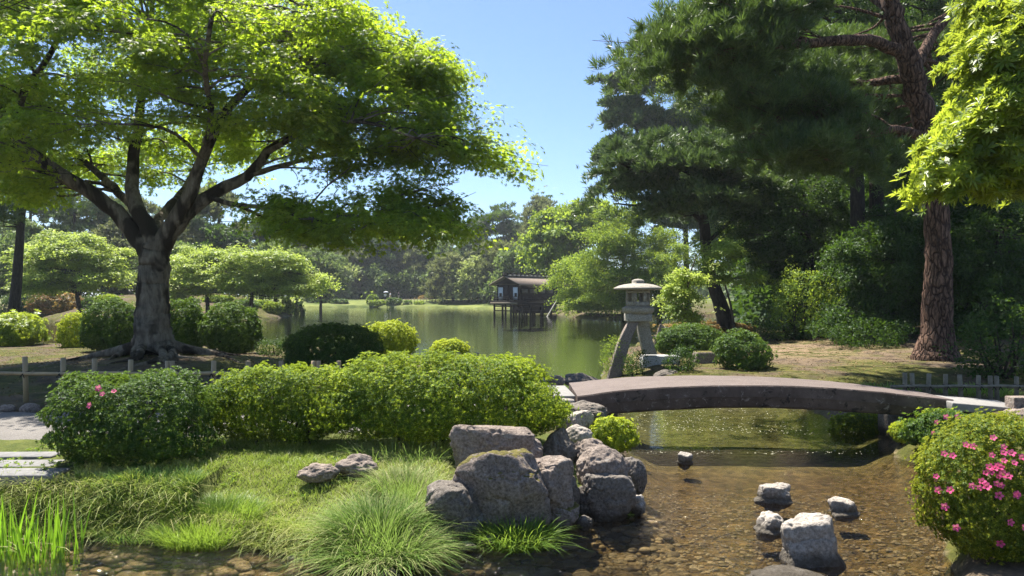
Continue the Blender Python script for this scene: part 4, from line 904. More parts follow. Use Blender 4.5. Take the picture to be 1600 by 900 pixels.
rock("squat rounded boulder at the water between the tall grass and the large boulder", 664, 760, 752, 852, .0, .8, 4, 'rock_d', group=bk, cuts=8)
rock("low mossy-topped rock at the foot of the largest boulder", 838, 906, 786, 834, .0, .8, 5, 'rock_m', group=bk)
rock("dark pitted boulder touching the end of the big azalea", 843, 903, 670, 742, .2, .9, 6, 'rock_d', 'round', group=bk, nz=.3)
rock("big rounded brown boulder sitting on the block-shaped one", 900, 985, 696, 770, .25, .8, 7, 'rock', 'round', group=bk, nz=.22)
rock("block-shaped boulder with a dark vertical cleft, standing in the water", 896, 992, 736, 816, .0, .6, 8, 'rock_d', cuts=11, group=bk, nz=.10, rot=.2)
rock("smooth grey egg-shaped boulder at the stream side", 966, 1012, 714, 775, .08, .9, 9, 'rock_d', 'round', group=bk, nz=.08)
rock("pale wedge rock at the foot of the block-shaped boulder", 978, 1008, 772, 808, .0, 1.2, 10, 'rock_p', group=bk, sub=5)
rock("grey rounded boulder behind the big rounded brown one", 888, 955, 684, 735, .25, .9, 11, 'rock', 'round', group=bk, nz=.2)
rock("small tan rounded rock in the middle of the bank", 880, 926, 663, 700, .28, .9, 12, 'rock_p', 'round', group=bk, sub=5)
rock("pale flat-faced slab rock near the bridge end", 884, 928, 641, 676, .38, .8, 13, 'rock_p', cuts=6, group=bk, sub=5)
rock("long dark rock lying below the left bridge end", 878, 952, 626, 662, .416, .6, 14, 'rock_d', 'round', group=bk, nz=.25)
rock("pale flat rock beside the white slab", 858, 900, 623, 648, .49, .8, 15, 'rock_p', cuts=6, group=bk, sub=5)
rock("brown rock wedged beside the dark pitted boulder", 868, 895, 652, 690, .3, .9, 16, 'rock_d', group=bk, sub=5)
rock("pale boulder at the pond edge furthest from the bridge", 797, 842, 572, 600, .42, .9, 17, 'rock_p', 'round', group=bk, sub=5)
rock("small pale rock second from the bridge at the pond edge", 836, 866, 586, 606, .46, .9, 18, 'rock_p', group=bk, sub=5)
rock("two-toned angular rock at the pond edge next to the bridge", 856, 884, 586, 610, .48, .9, 19, 'rock', group=bk, sub=5)
rock("dark ribbed rock hugging the far corner of the left bridge end", 880, 937, 583, 606, .42, .8, 20, 'rock_d', 'round', group=bk, nz=.3, sub=5)
rock("low brown stone half sunk in the grass, left one", 464, 532, 724, 756, .38, .6, 21, 'rock', 'round', group="stones in the grass", sub=5, nz=.3)
rock("low brown double-humped stone half sunk in the grass, right one", 522, 592, 710, 750, .40, .6, 22, 'rock', 'round', group="stones in the grass", sub=5, nz=.4)
rock("small stone cobble at the water below the tall grass", 684, 712, 832, 856, 0, .9, 23, 'rock_p', 'round', group=sr, sub=5)
rock("tiny stone breaking the water at the bottom edge", 586, 622, 888, 906, 0, .8, 24, 'rock_p', 'round', group=sr, sub=5)
rock("flat-topped grey rock furthest left in the middle of the stream", 1185, 1239, 757, 788, 0, .7, 25, 'rock_p', group=sr, sub=5, cuts=7)
rock("pale rock with a moss tuft furthest right in the stream", 1292, 1338, 778, 807, 0, .8, 26, 'rock_p', group=sr, sub=5)
rock("small round pale rock behind the largest stream rock", 1184, 1228, 801, 836, 0, .9, 27, 'rock_p', 'round', group=sr, sub=5, nz=.25)
rock("largest pale rock in the stream with moss at its waterline", 1218, 1305, 806, 884, 0, .7, 28, 'rock_p', group=sr, cuts=8)
rock("smallest pale rock alone in the calm water below the bridge", 1059, 1083, 707, 727, 0, .9, 29, 'rock_p', group=sr, sub=5)
rock("dark wet stone barely breaking the surface at the bottom of the stream", 1175, 1290, 893, 930, -.05, .8, 30, 'rock_d', 'round', group=sr, sub=5)
rock("grey boulder behind the pink azalea at the right edge", 1553, 1640, 636, 690, .2, .7, 31, 'rock', 'round', nz=.15)
rock("low rounded rock behind the bridge at the foot of the stone trough", 1020, 1068, 577, 602, .1, .7, 32, 'rock_d', 'round', sub=5)
rock("pale angular boulder on the left bank seen beside the maple trunk", 190, 216, 452, 473, 1.2, .8, 33, 'rock_p', sub=5)
rock("grey boulder under the orange-tinted azalea on the left bank", 118, 140, 468, 486, .6, .8, 34, 'rock_p', sub=5)
rock("dark weathered tree stump like rock behind the lantern leg", 1022, 1048, 506, 552, .3, .7, 35, 'rock_d', sub=5)
for k, (x0, x1, yt, yb) in enumerate(((1128, 1150, 487, 494), (1150, 1172, 489, 495), (1172, 1205, 486, 496), (1205, 1230, 490, 499))):
    rock(["leftmost", "second", "widest", "rightmost"][k] + " of the shore rocks across the water behind the island", x0, x1, yt, yb, .05, .8, 36 + k, 'rock_p', sub=4, group="shore rocks behind the island")
rock("low stone at the foot of the bamboo fence, left edge", 0, 22, 632, 646, .43, .8, 50, 'rock', 'round', sub=5, group="stones under the bamboo fence")
rock("brown stone at the foot of the second bamboo post", 30, 62, 630, 648, .43, .8, 51, 'rock', 'round', sub=5, group="stones under the bamboo fence")

for k, (x0, x1, yt, yb, zb, mt, lb) in enumerate(((860, 884, 636, 662, .34, 'rock_p', "small pale stone tucked under the end of the big azalea near the bridge"), (872, 906, 738, 800, .1, 'rock_d', "narrow dark stone wedged between the sloping boulder and the block-shaped one"), (922, 952, 668, 694, .22, 'rock', "small brown stone half hidden by the yellow azalea cushion"),
                                              (900, 926, 806, 830, 0, 'rock_d', "low wet stone at the foot of the block-shaped boulder"), (752, 786, 836, 858, 0, 'rock_d', "low wet stone under the fresh green sedge"), (930, 965, 640, 664, .25, 'rock_d', "dark stone under the near corner of the left bridge end"), (712, 745, 846, 864, 0, 'rock_p', "flat pale cobble in the shallows in front of the squat boulder"))):
    rock(lb, x0, x1, yt, yb, zb, .8, 200 + k, mt, 'round', sub=5, group="smaller stones of the stream bank", nz=.2)
# streambed pebbles: one mass of gravel and cobbles
def pebbles(name, n, x0, x1, y0, y1, s0, s1, mat, label, seed, power=1.0):
    r = np.random.default_rng(seed); bm = bmesh.new(); bmesh.ops.create_icosphere(bm, subdivisions=3, radius=1)
    B = np.array([v.co[:] for v in bm.verts]); Fc = np.array([[v.index for v in f.verts] for f in bm.faces]); bm.free()
    x = r.uniform(x0, x1, n); y = r.uniform(y0, y1, n); z, dl, dr_, dm = terrain(x, y); k = (dm < .10); x, y, z = x[k], y[k], z[k]; n = len(x)
    s = s0 + (s1 - s0) * r.uniform(0, 1, n) ** 1.6 * np.clip(1.3 - (y - y0) / (y1 - y0), .3, 1)
    ax = np.stack([s * r.uniform(.8, 1.4, n), s * r.uniform(.7, 1.1, n), s * r.uniform(.3, .5, n)], 1); a = r.uniform(0, pi, n)
    V = B[None] * ax[:, None, :]
    V = V * (1 + .18 * fbm((B[None] * 1.1 + r.uniform(0, 60, (n, 1, 3))).reshape(-1, 3), 3, 2).reshape(n, -1))[:, :, None]
    ca, sa = np.cos(a)[:, None], np.sin(a)[:, None]
    V = np.stack([V[..., 0] * ca - V[..., 1] * sa, V[..., 0] * sa + V[..., 1] * ca, V[..., 2]], -1) + np.stack([x, y, np.minimum(z, -.03) + ax[:, 2] * .25], 1)[:, None, :]
    Fa = (Fc[None] + (np.arange(n) * len(B))[:, None, None]).reshape(-1, 3)
    o = mesh_obj(name, V.reshape(-1, 3), [Fa], mat, None, True, np.repeat(r.uniform(0, 1, n), len(B)))
    return tag(o, label, "pebbles", kind="stuff")
def pebble_mat():
    m, t, pb = new_mat("wet_pebble"); at = nd(t, "ShaderNodeAttribute", attribute_name="tint")
    c = ramp(t, at.outputs["Fac"], [(0, (.075, .066, .05)), (.35, (.165, .142, .098)), (.6, (.22, .175, .112)), (.8, (.27, .25, .20)), (1, (.13, .106, .07))])
    c = mix(t, .4, c, ramp(t, noise(t, 25, 4, .7, objco(t)), [(.3, (.4, .4, .4)), (.7, (1.2, 1.2, 1.2))]), 'MULTIPLY')
    t.links.new(c, pb.inputs["Base Color"]); pb.inputs["Roughness"].default_value = .7; return m
PM = pebble_mat()
pebbles("streambed_cobbles", 3600, -5.5, 1.5, 5.0, 7.6, .035, .11, PM, "rounded brown cobbles covering the shallow stream bed", 5)
pebbles("streambed_gravel", 9000, -.2, 7.5, 4.8, 9.0, .010, .042, PM, "small brown stones on the stream bed below the bridge", 6)

# floating pollen and petals on the pond
r = np.random.default_rng(9); n_ = 6500; dpy = r.uniform(0, 1, n_) ** .8
py = 500 + dpy * 210; px = r.uniform(560, 1400, n_); d_ = EYE * F / (py - HOR); x_ = (px - 800) / F * d_
ok = (terrain(x_, d_)[3] < -.15) & (n2(x_, d_, .35, 40) > -.15 * r.uniform(-1, 2, n_)); x_, d_ = x_[ok], d_[ok]; n_ = len(x_); s = r.uniform(.004, .010, n_) * (1 + d_ / 40)
a = r.uniform(0, 6.28, n_); th = np.linspace(0, 2 * pi, 5, endpoint=False)
V = np.stack([x_[:, None] + s[:, None] * np.cos(th + a[:, None]), d_[:, None] + s[:, None] * 1.2 * np.sin(th + a[:, None]), np.full((n_, 5), .004)], -1).reshape(-1, 3)
tag(mesh_obj("floating_pollen", V, [np.arange(n_ * 5).reshape(-1, 5)], plain("pale_petals", (.40, .39, .28), .8, 9, .3, 0), None, False), "pale petals and pollen scattered on the calm water", "petals", kind="stuff")

# ------------------------------------------------------------------ grass and sedges
def blades(pos, ln, lean, ang, wd, droop, r):
    """curved blades: 7 points each"""
    n = len(pos); h = np.stack([np.cos(ang), np.sin(ang), np.zeros(n)], 1); s = np.stack([-np.sin(ang), np.cos(ang), np.zeros(n)], 1)
    tw = r.uniform(-1, 1, n)[:, None]; s = norm(s + h * tw)
    V = []
    for f in (0, .4, .75, 1.0):
        c = pos + h * (ln * (lean * f + droop * f * f))[:, None]; c[:, 2] += ln * (f - (lean * .35 + droop * .75) * f * f)
        wv = wd * (1, .9, .55, 0)[(0, .4, .75, 1.0).index(f)]
        if f < 1: V += [c - s * wv[:, None] / 2, c + s * wv[:, None] / 2]
        else: V += [c]
    V = np.stack(V, 1); b = (np.arange(n) * 7)[:, None]
    Q = np.concatenate([b + np.array([[0, 1, 3, 2]]), b + np.array([[2, 3, 5, 4]])]); Tt = b + np.array([[4, 5, 6]])
    return V.reshape(-1, 3), Q, Tt
def grass_obj(name, pos, ln, lean, ang, wd, droop, tint, mat, r, parent=None, off=None):
    V, Q, Tt = blades(pos, ln, lean, ang, wd, droop, r)
    return mesh_obj(name, V, [Q, Tt], mat, parent, False, np.repeat(np.clip(tint, 0, 1), 7), off)
r = np.random.default_rng(31); n_ = 150000
x = r.uniform(-6.2, .9, n_); y = r.uniform(5.6, 9.2, n_); z, dl, dr_, dm = terrain(x, y)
px = 800 + x / y * F
k = (dl > .0) & (r.uniform(0, 1, n_) < np.clip(.35 + .8 * n2(x, y, 1.1, 50) + .5, .12, 1)) & ~((px < 118) & (y > 7.2)) & (y < 8.9 - .25 * n2(x, y, 1.5, 51)) & ~((px > 700) & (y > 6.9) & (y < 8.2) )
x, y, z, dl = x[k], y[k], z[k], dl[k]; n_ = len(x)
dry = np.clip(.66 + .55 * n2(x, y, .9, 52) + .55 * n2(x, y, 5, 55, 2) + .2 * (x + 2.2) / 3 + r.normal(0, .13, n_), 0, 1)
ln = (.035 + .05 * r.uniform(0, 1, n_)) * (1 + 1.2 * np.clip(n2(x, y, 1.7, 53), 0, 1) + 2.4 * np.clip(n2(x, y, 6.5, 54, 2) - .08, 0, 1) + .8 * (dl < .18))
ang = r.uniform(0, 6.28, n_); edge = dl < .2; ang = np.where(edge, -pi / 2 + r.normal(0, .8, n_), ang)
g = grass_obj("grass", np.column_stack([x, y, z - .01]), ln, r.uniform(.1, .8, n_), ang, r.uniform(.003, .0065, n_), np.where(edge, .7, .3) * r.uniform(.3, 1, n_), dry, M['grass'], r)
tag(g, "short sunlit grass covering the bank in front of the hedge", "grass", kind="stuff")
n_ = 60000; x = r.uniform(-5.2, -.2, n_); y = r.uniform(5.8, 8.2, n_); z, dl, dr_, dm = terrain(x, y); k = (dl > -.02) & (dl < .30) & (n2(x, y, 2.2, 56) > -.25)
x, y, z = x[k], y[k], z[k]; n_ = len(x)
g = grass_obj("thatch_grass", np.column_stack([x, y, z - .01]), r.uniform(.05, .20, n_), r.uniform(.1, 1.1, n_), -pi / 2 + r.normal(0, 1.5, n_), r.uniform(.003, .007, n_), r.uniform(.2, 1.3, n_), r.beta(3, 2, n_), M['grass'], r)
tag(g, "long dry grass hanging over the water along the edge of the bank", "grass", kind="stuff")
def tussock(label, px, py, z0, rad, n, L0, L1, mat, seed, wd=(.004, .007), droop=.8, tint=(.45, .2), name="grass_tussock", cat="grass clump", group=None, sx=1.0, lean=.5):
    r = np.random.default_rng(seed); xc, yc = G(px, py, z0); a = r.uniform(0, 6.28, n); rr = np.sqrt(r.uniform(0, 1, n)) * rad
    x = xc + np.cos(a) * rr * sx; y = yc + np.sin(a) * rr; z = np.maximum(terrain(x, y)[0], 0)
    base = (xc, yc, H(xc, yc)); root = thing(name, label, cat, base, group)
    ln = r.uniform(L0, L1, n); out = a + r.normal(0, .85, n)
    grass_obj("blades", np.column_stack([x, y, z - .02]), ln, lean * (.15 + rr / rad) * r.uniform(.4, 1.2, n), out, r.uniform(*wd, n), droop * r.uniform(.2, 1, n) * (.3 + rr / rad * .8), r.normal(tint[0], tint[1], n), M[mat], r, root, base)
    return root
gt = "grass clumps of the bank"
tussock("biggest arching sedge tussock spilling over the bank into the water", 598, 828, .22, .38, 3600, .24, .50, 'sedge', 71, wd=(.005, .010), droop=1.05, tint=(.62, .26), group=gt)
tussock("dry straw-tipped sedge tussock beside the squat rounded boulder", 640, 762, .38, .30, 1900, .22, .42, 'sedge', 72, droop=.9, tint=(.75, .2), group=gt)
tussock("bright lime green grass clump on the left half of the bank", 325, 782, .34, .34, 3400, .14, .30, 'grass_b', 73, droop=.5, tint=(.55, .2), group=gt, sx=1.3)
tussock("fresh green sedge growing at the foot of the largest boulder", 808, 842, .05, .20, 900, .20, .38, 'grass_b', 74, wd=(.006, .011), droop=.8, tint=(.3, .2), group=gt, sx=1.3)
tussock("thin arching grass in front of the low azalea hedge", 440, 692, .44, .55, 900, .18, .36, 'sedge', 75, droop=.9, tint=(.7, .2), group=gt, sx=1.7)
tussock("thin seed-headed grass at the foot of the big azalea", 640, 716, .42, .45, 700, .2, .38, 'sedge', 76, droop=.95, tint=(.7, .2), group=gt, sx=1.5)
tussock("shaded green grass clump under the dark azalea", 240, 780, .30, .35, 1500, .10, .22, 'sedge', 77, droop=.6, tint=(.15, .15), group=gt, sx=1.6)
tussock("small bright grass tuft on the island behind the bridge", 1375, 598, .42, .5, 500, .10, .22, 'grass_b', 78, wd=(.01, .02), droop=.5, tint=(.4, .2), group=gt, sx=1.6)
tussock("bright grass patch behind the low post fence", 1530, 600, .42, .5, 600, .10, .24, 'grass_b', 79, wd=(.01, .02), droop=.5, tint=(.5, .2), group=gt, sx=1.6)
# small broad-leaved weeds in the grass bank
r = np.random.default_rng(87); n_ = 1500; x = r.uniform(-5.6, .6, n_); y = r.uniform(6.2, 8.9, n_); z, dl, dr_, dm = terrain(x, y); k = (dl > .05) & (n2(x, y, 2.4, 60) > -.05); x, y, z = x[k], y[k], z[k]; n_ = len(x); L = Leaves()
L.add('ros', np.column_stack([x, y, z + .012]), r.normal(size=(n_, 3)) * .25 + [0, -.2, 1], r.uniform(.02, .05, n_), r.uniform(0, .8, n_), .1, r)
tag(L.build("weeds", M['broad']), "small broad-leaved weeds scattered through the grass of the bank", "weeds", kind="stuff")
# fallen leaves on the mossy ground
r = np.random.default_rng(88); n_ = 9000; x = np.concatenate([r.uniform(-16, 0, n_), r.uniform(3, 16, n_)]); y = np.concatenate([r.uniform(10.5, 26, n_), r.uniform(13.2, 30, n_)])
z, dl, dr_, dm = terrain(x, y); k = dm > .15; x, y, z = x[k], y[k], z[k]; n_ = len(x); L = Leaves()
T['litter'] = [tmpl([leafq((0, 0, 0), (1, 0, .1), (0, 0, 1), 1, .6, .08, .1)]), tmpl([leafq((0, 0, 0), (1, 0, -.05), (0, .3, 1), 1, .45, .1, .05)])]
L.add('litter', np.column_stack([x, y, z + .012]), r.normal(size=(n_, 3)) * .25 + [0, 0, 1], r.uniform(.03, .07, n_), r.uniform(0, 1, n_), .1, r)
tag(L.build("leaf_litter", leaf_mat("fallen_leaf", [(.06, .035, .018), (.16, .10, .05), (.28, .21, .11)], (.2, .12, .05), .1, .8, .1, 2.0)), "small brown fallen leaves lying on the mossy ground", "leaf litter", kind="stuff")
# water irises
r = np.random.default_rng(80); xc, yc = G(55, 875, -.05); root = thing("water_iris", "upright green water iris leaves growing in the shallow water at bottom left", "iris", (xc, yc, -.1))
n_ = 120; x = xc + r.uniform(-.42, .34, n_); y = yc + r.uniform(-.25, .25, n_)
grass_obj("blades", np.column_stack([x, y, np.full(n_, -.14)]), r.uniform(.35, .72, n_), r.uniform(0, .25, n_), r.uniform(0, 6.28, n_), r.uniform(.014, .024, n_), r.uniform(0, .3, n_) ** 2, r.beta(2, 4, n_), M['iris'], r, root, (xc, yc, -.1))
n_ = 14; x = xc + r.uniform(-.4, .3, n_); y = yc + r.uniform(-.3, .1, n_)
grass_obj("withered_blades", np.column_stack([x, y, np.full(n_, 0.0)]), r.uniform(.25, .4, n_), r.uniform(.6, 1.0, n_), r.uniform(0, 6.28, n_), r.uniform(.01, .016, n_), r.uniform(.3, .5, n_), np.full(n_, 1.0), M['sedge'], r, root, (xc, yc, -.1))
# ferns
def fern(label, px, py, z0, L, n, seed, mat='grass_b', d=None):
    r = np.random.default_rng(seed); c = np.array([*G(px, py, z0), z0]) if d is None else P(px, py, d)
    root = thing("fern", label, "fern", c, "ferns"); Vs = []; Qs = []; ts = []; k = 0
    for f in range(n):
        a = r.uniform(-2.8, -.3) if d is not None else r.uniform(0, 6.28); h = np.array([math.cos(a), math.sin(a), 0]); s = np.array([-h[1], h[0], 0])
        for i in range(12):
            t_ = (i + 1) / 12; p = h * L * t_ * .9 + np.array([0, 0, L * (t_ * .7 - t_ * t_ * .6)]); wl = L * .30 * math.sin(pi * min(1, t_ * .9 + .12))
            for sg in (-1, 1):
                Vs.append(leafq(p, s * sg + h * .45, (0, 0, 1), wl, L * .07, .02)); Qs.append(np.array([[0, 1, 2, 3]]) + 4 * k); ts.append(np.full(4, r.uniform(.3, .8))); k += 1
    mesh_obj("fronds", np.concatenate(Vs), [np.concatenate(Qs)], M[mat], root, False, np.concatenate(ts))
fern("small bright fern behind the yellow azalea cushion", 958, 662, .45, .28, 3, 91)
fern("small fern at the wet foot of the block-shaped boulder", 983, 805, .03, .16, 4, 92)
fern("pale fern frond hanging out of the pink azalea", 1556, 800, .6, .22, 3, 93, 'bigleaf', 5.75)
fern("dark little fern between the boulders at the waterline", 925, 800, .06, .14, 5, 94, 'azalea_d')

# ------------------------------------------------------------------ stone bridge
def bridge():
    x0, x1 = .955, 6.45; n = 48; yN, yF0, yF1 = 10.8, 12.40, 11.75
    root = thing("stone_bridge", "low arched stone slab bridge crossing the stream", "bridge", ((x0 + x1) / 2, 11.5, 0))
    t_ = np.linspace(0, 1, n); xs = x0 + (x1 - x0) * t_
    top = np.interp(t_, [0, .08, .2, .36, .5, .65, .8, .92, 1], [.46, .545, .615, .652, .655, .625, .55, .46, .40])
    k = np.ones(5) / 5; top = np.convolve(np.pad(top, 2, 'edge'), k, 'valid')
    bot = np.interp(t_, [0, .06, .2, .36, .5, .65, .8, .92, 1], [.10, .13, .20, .25, .255, .22, .15, .09, .04]); bot = np.convolve(np.pad(bot, 2, 'edge'), k, 'valid')
    top = EYE - (EYE - top) * .847; bot = EYE - (EYE - bot) * .847
    sect = lambda i: [(yN, top[i]), (yN - .012, top[i] - .02), (yN - .012, top[i] - .17), (yN - .004, top[i] - .185), (yN + .03, bot[i] + .03), (yN + .06, bot[i])]
    V = []
    for i in range(n):
        f = t_[i]; yF = yF0 + (yF1 - yF0) * f; nb = sect(i)
        fr = [(yF - (y - yN), z) for (y, z) in nb][::-1]
        for (y, z) in nb + fr: V.append((xs[i] - (x0 + x1) / 2, y - 11.5, z))
    m = 12; i = np.arange(n - 1)[:, None] * m; j = np.arange(m)[None, :]; j2 = (j + 1) % m
    Q = np.stack([i + j, i + m + j, i + m + j2, i + j2], -1).reshape(-1, 4).tolist()
    Q.append(list(range(m))); Q.append(list(range((n - 1) * m, n * m))[::-1])
    V = np.array(V); V += np.stack([np.zeros(len(V)), fbm(V * 2.5, 4, 3) * .012, fbm(V * 2.5, 8, 3) * .008], 1)
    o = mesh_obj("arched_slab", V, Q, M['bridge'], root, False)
    bm = bmesh.new(); bm.from_mesh(o.data); bmesh.ops.recalc_face_normals(bm, faces=bm.faces); bm.to_mesh(o.data); bm.free()
    mb = MB(); mb.box((x0 + .30 - (x0 + x1) / 2, .12, .12), (.5, 1.35, .52)); mb.build("abutment", M['rock_d'], root, False, bevel=.03)
    mb = MB(); mb.box((x1 - .25 - (x0 + x1) / 2, .1, .06), (.5, .9, .5)); mb.build("abutment", M['rock_d'], root, False, bevel=.03)
bridge()
def slab(label, cx, cy_, sx, sy, sz, z, rot=0, mat='slab', name="stone_slab", cat="slab", group="stone slabs at the bridge ends", til=0.0):
    mb = MB(); mb.box((0, 0, 0), (sx, sy, sz)); o = mb.build(name, M[mat], None, False, bevel=.015); o.location = (cx, cy_, z); o.rotation_euler = (0, til, rot)
    return tag(o, label, cat, group)
slab("white stone slab laid at the left end of the bridge", .66, 11.55, .5, 1.25, .14, .65, .05)
slab("long pale sloping slab at the right end of the bridge", 6.86, 10.95, 1.0, .9, .12, .575, -.15, til=.07)
slab("upright squared grey stone block beside the right bridge slab", 7.45, 10.5, .8, .2, .34, .60, .05, 'rock', "stone_block", "stone block", None)
# kerb stones of the drain by the path on the left
for (ya, yb_, lb) in ((708, 716, "far kerb stone of the drain by the gravel path"), (720, 731, "middle kerb stone of the drain by the gravel path"), (736, 748, "near kerb stone of the drain by the gravel path")):
    d0, d1 = G(0, ya, .44)[1], G(0, yb_, .44)[1]; cx = (P(-60, 0, d0)[0] + P(100, 0, d0)[0]) / 2
    slab(lb, cx, (d0 + d1) / 2, 1.15, d0 - d1, .12, H(cx, (d0 + d1) / 2) - .03, .03, group="kerb stones by the path", name="kerb_stone", cat="kerb stone", mat="kerb")

# ------------------------------------------------------------------ stone lantern
def prism(mb, poly0, poly1, z0, z1):
    n = len(poly0); V = [(x, y, z0) for x, y in poly0] + [(x, y, z1) for x, y in poly1]; b = mb.n
    mb.V.append(np.array(V, float)); mb.n += 2 * n
    mb.Q.append(np.array([[i, (i + 1) % n, n + (i + 1) % n, n + i] for i in range(n)]) + b)
    c0, c1 = mb.n, mb.n + 1; mb.V.append(np.array([(np.mean([p[0] for p in poly0]), np.mean([p[1] for p in poly0]), z0), (np.mean([p[0] for p in poly1]), np.mean([p[1] for p in poly1]), z1)])); mb.n += 2
    mb.T.append(np.array([[c0, b + (i + 1) % n, b + i] for i in range(n)] + [[c1, b + n + i, b + n + (i + 1) % n] for i in range(n)]))
def ngon(n, r, a0=0, sx=1): return [(r * math.cos(a0 + 2 * pi * k / n) * sx, r * math.sin(a0 + 2 * pi * k / n)) for k in range(n)]
def lantern():
    LD = 19.0; u_ = LD / F; cx = (997 - 800) * u_; zz = lambda py: EYE + (HOR - py) * u_
    root = thing("stone_lantern", "two-legged stone lantern with a wide round cap at the pond edge", "lantern", (cx, LD, .05))
    off = .05
    def Z_(py): return zz(py) - off
    mb = MB(); n = 40; prof = [(0.03, 453.5), (.34, 453.3), (.60, 452.6), (.622, 450.8), (.60, 449.3), (.50, 446.6), (.36, 444.4), (.22, 443.2), (.16, 443.0), (.16, 439.2), (.145, 437.6), (.08, 436.2), (0.01, 435.6)]
    th = np.linspace(0, 2 * pi, n, endpoint=False); V = np.array([[rr * math.cos(a) * (1 + .012 * math.sin(5 * a + rr * 9)), rr * math.sin(a), Z_(py)] for rr, py in prof for a in th])
    i = np.arange(len(prof) - 1)[:, None] * n; j = np.arange(n)[None, :]; j2 = (j + 1) % n; mb.add(V, np.stack([i + j, i + j2, i + n + j2, i + n + j], -1).reshape(-1, 4))
    mb.build("cap", M['lantern'], root)
    # light chamber: six walls with openings, floor and ceiling ring
    mb = MB(); a0 = 0.0
    R0 = .285; zt, zb_ = Z_(453.5), Z_(478); hgt = zt - zb_
    for k in range(6):
        a = a0 + pi / 3 * k; am = a + pi / 6; ap = R0 * math.cos(pi / 6); cxm, cym = math.cos(am) * ap, math.sin(am) * ap; s_ = R0
        mb.box((cxm, cym, zb_ + hgt * .14), (s_, .06, hgt * .28), am + pi / 2); mb.box((cxm, cym, zt - hgt * .09), (s_, .06, hgt * .18), am + pi / 2)
        for sg in (-1, 1):
            tx, ty = -math.sin(am) * sg * s_ * .40, math.cos(am) * sg * s_ * .40; mb.box((cxm + tx, cym + ty, zb_ + hgt * .55), (s_ * .2 + .015, .055, hgt * .55), am + pi / 2)
    mb.build("light_chamber", M['lantern'], root, False)
    mb = MB(); prism(mb, ngon(6, .36, a0), ngon(6, .42, a0), Z_(490), Z_(486)); prism(mb, ngon(6, .42, a0), ngon(6, .42, a0), Z_(485.9), Z_(481)); prism(mb, ngon(6, .42, a0), ngon(6, .31, a0), Z_(480.9), Z_(478))
    mb.build("platform", M['lantern'], root, False, bevel=.008)
    mb = MB(); mb.box((0, 0, (Z_(490) + Z_(502)) / 2 - .002), (.62, .50, Z_(490) - Z_(502)), .1); mb.build("block", M['lantern'], root, False, bevel=.02)
    # legs: curved square shafts
    def leg(pts, w0, w1, dep, mat):
        c = spline(pts, 14); V = []
        for k, p in enumerate(c):
            f = k / 13; w_ = (w0 + (w1 - w0) * f) / 2
            for sx, sy in ((-1, -1), (1, -1), (1, 1), (-1, 1)): V.append((p[0] + sx * w_, p[1] + sy * dep / 2, p[2]))
        n = 4; i = np.arange(13)[:, None] * n; j = np.arange(n)[None, :]; Q = np.stack([i + j, i + (j + 1) % n, i + n + (j + 1) % n, i + n + j], -1).reshape(-1, 4).tolist() + [[3, 2, 1, 0], [52, 53, 54, 55]]
        o = mesh_obj("leg", V, Q, mat, root, False); bm = bmesh.new(); bm.from_mesh(o.data); bmesh.ops.recalc_face_normals(bm, faces=bm.faces); bm.to_mesh(o.data); bm.free()
        m_ = o.modifiers.new("edge", 'BEVEL'); m_.width = .015; m_.segments = 2; m_.limit_method = 'ANGLE'
    X_ = lambda px: (px - 997) * u_
    leg([(X_(990), -.02, Z_(501)), (X_(982), -.10, Z_(515)), (X_(971), -.18, Z_(540)), (X_(955), -.30, Z_(594))], .25, .33, .28, M['rock'])
    leg([(X_(1006), .08, Z_(501)), (X_(1008), .18, Z_(520)), (X_(1017), .30, Z_(550)), (X_(1019), .32, Z_(555))], .27, .36, .30, M['lantern'])
    return root
lantern()
def pxbox(label, x0, x1, yt, yb, d, dep, mat, name, cat, bevel=.03):
    u_ = d / F; xc = ((x0 + x1) / 2 - 800) * u_; zt = EYE + (HOR - yt) * u_; zb_ = EYE + (HOR - yb) * u_
    mb = MB(); mb.box((0, 0, (zt - zb_) / 2), ((x1 - x0) * u_, dep, zt - zb_), taper=.94); o = mb.build(name, M[mat], None, False, bevel=bevel); o.location = (xc, d, zb_)
    return tag(o, label, cat)
pxbox("white-lichened low stone trough carrying the rear lantern leg", 1000, 1061, 555, 600, 19.45, .5, 'lantern_w', "stone_trough", "stone trough")
pxbox("short stone pillar with a mossy top on the island", 1084, 1117, 549, 590, 19.6, .5, 'rock_m', "stone_pillar", "stone pillar", .05)

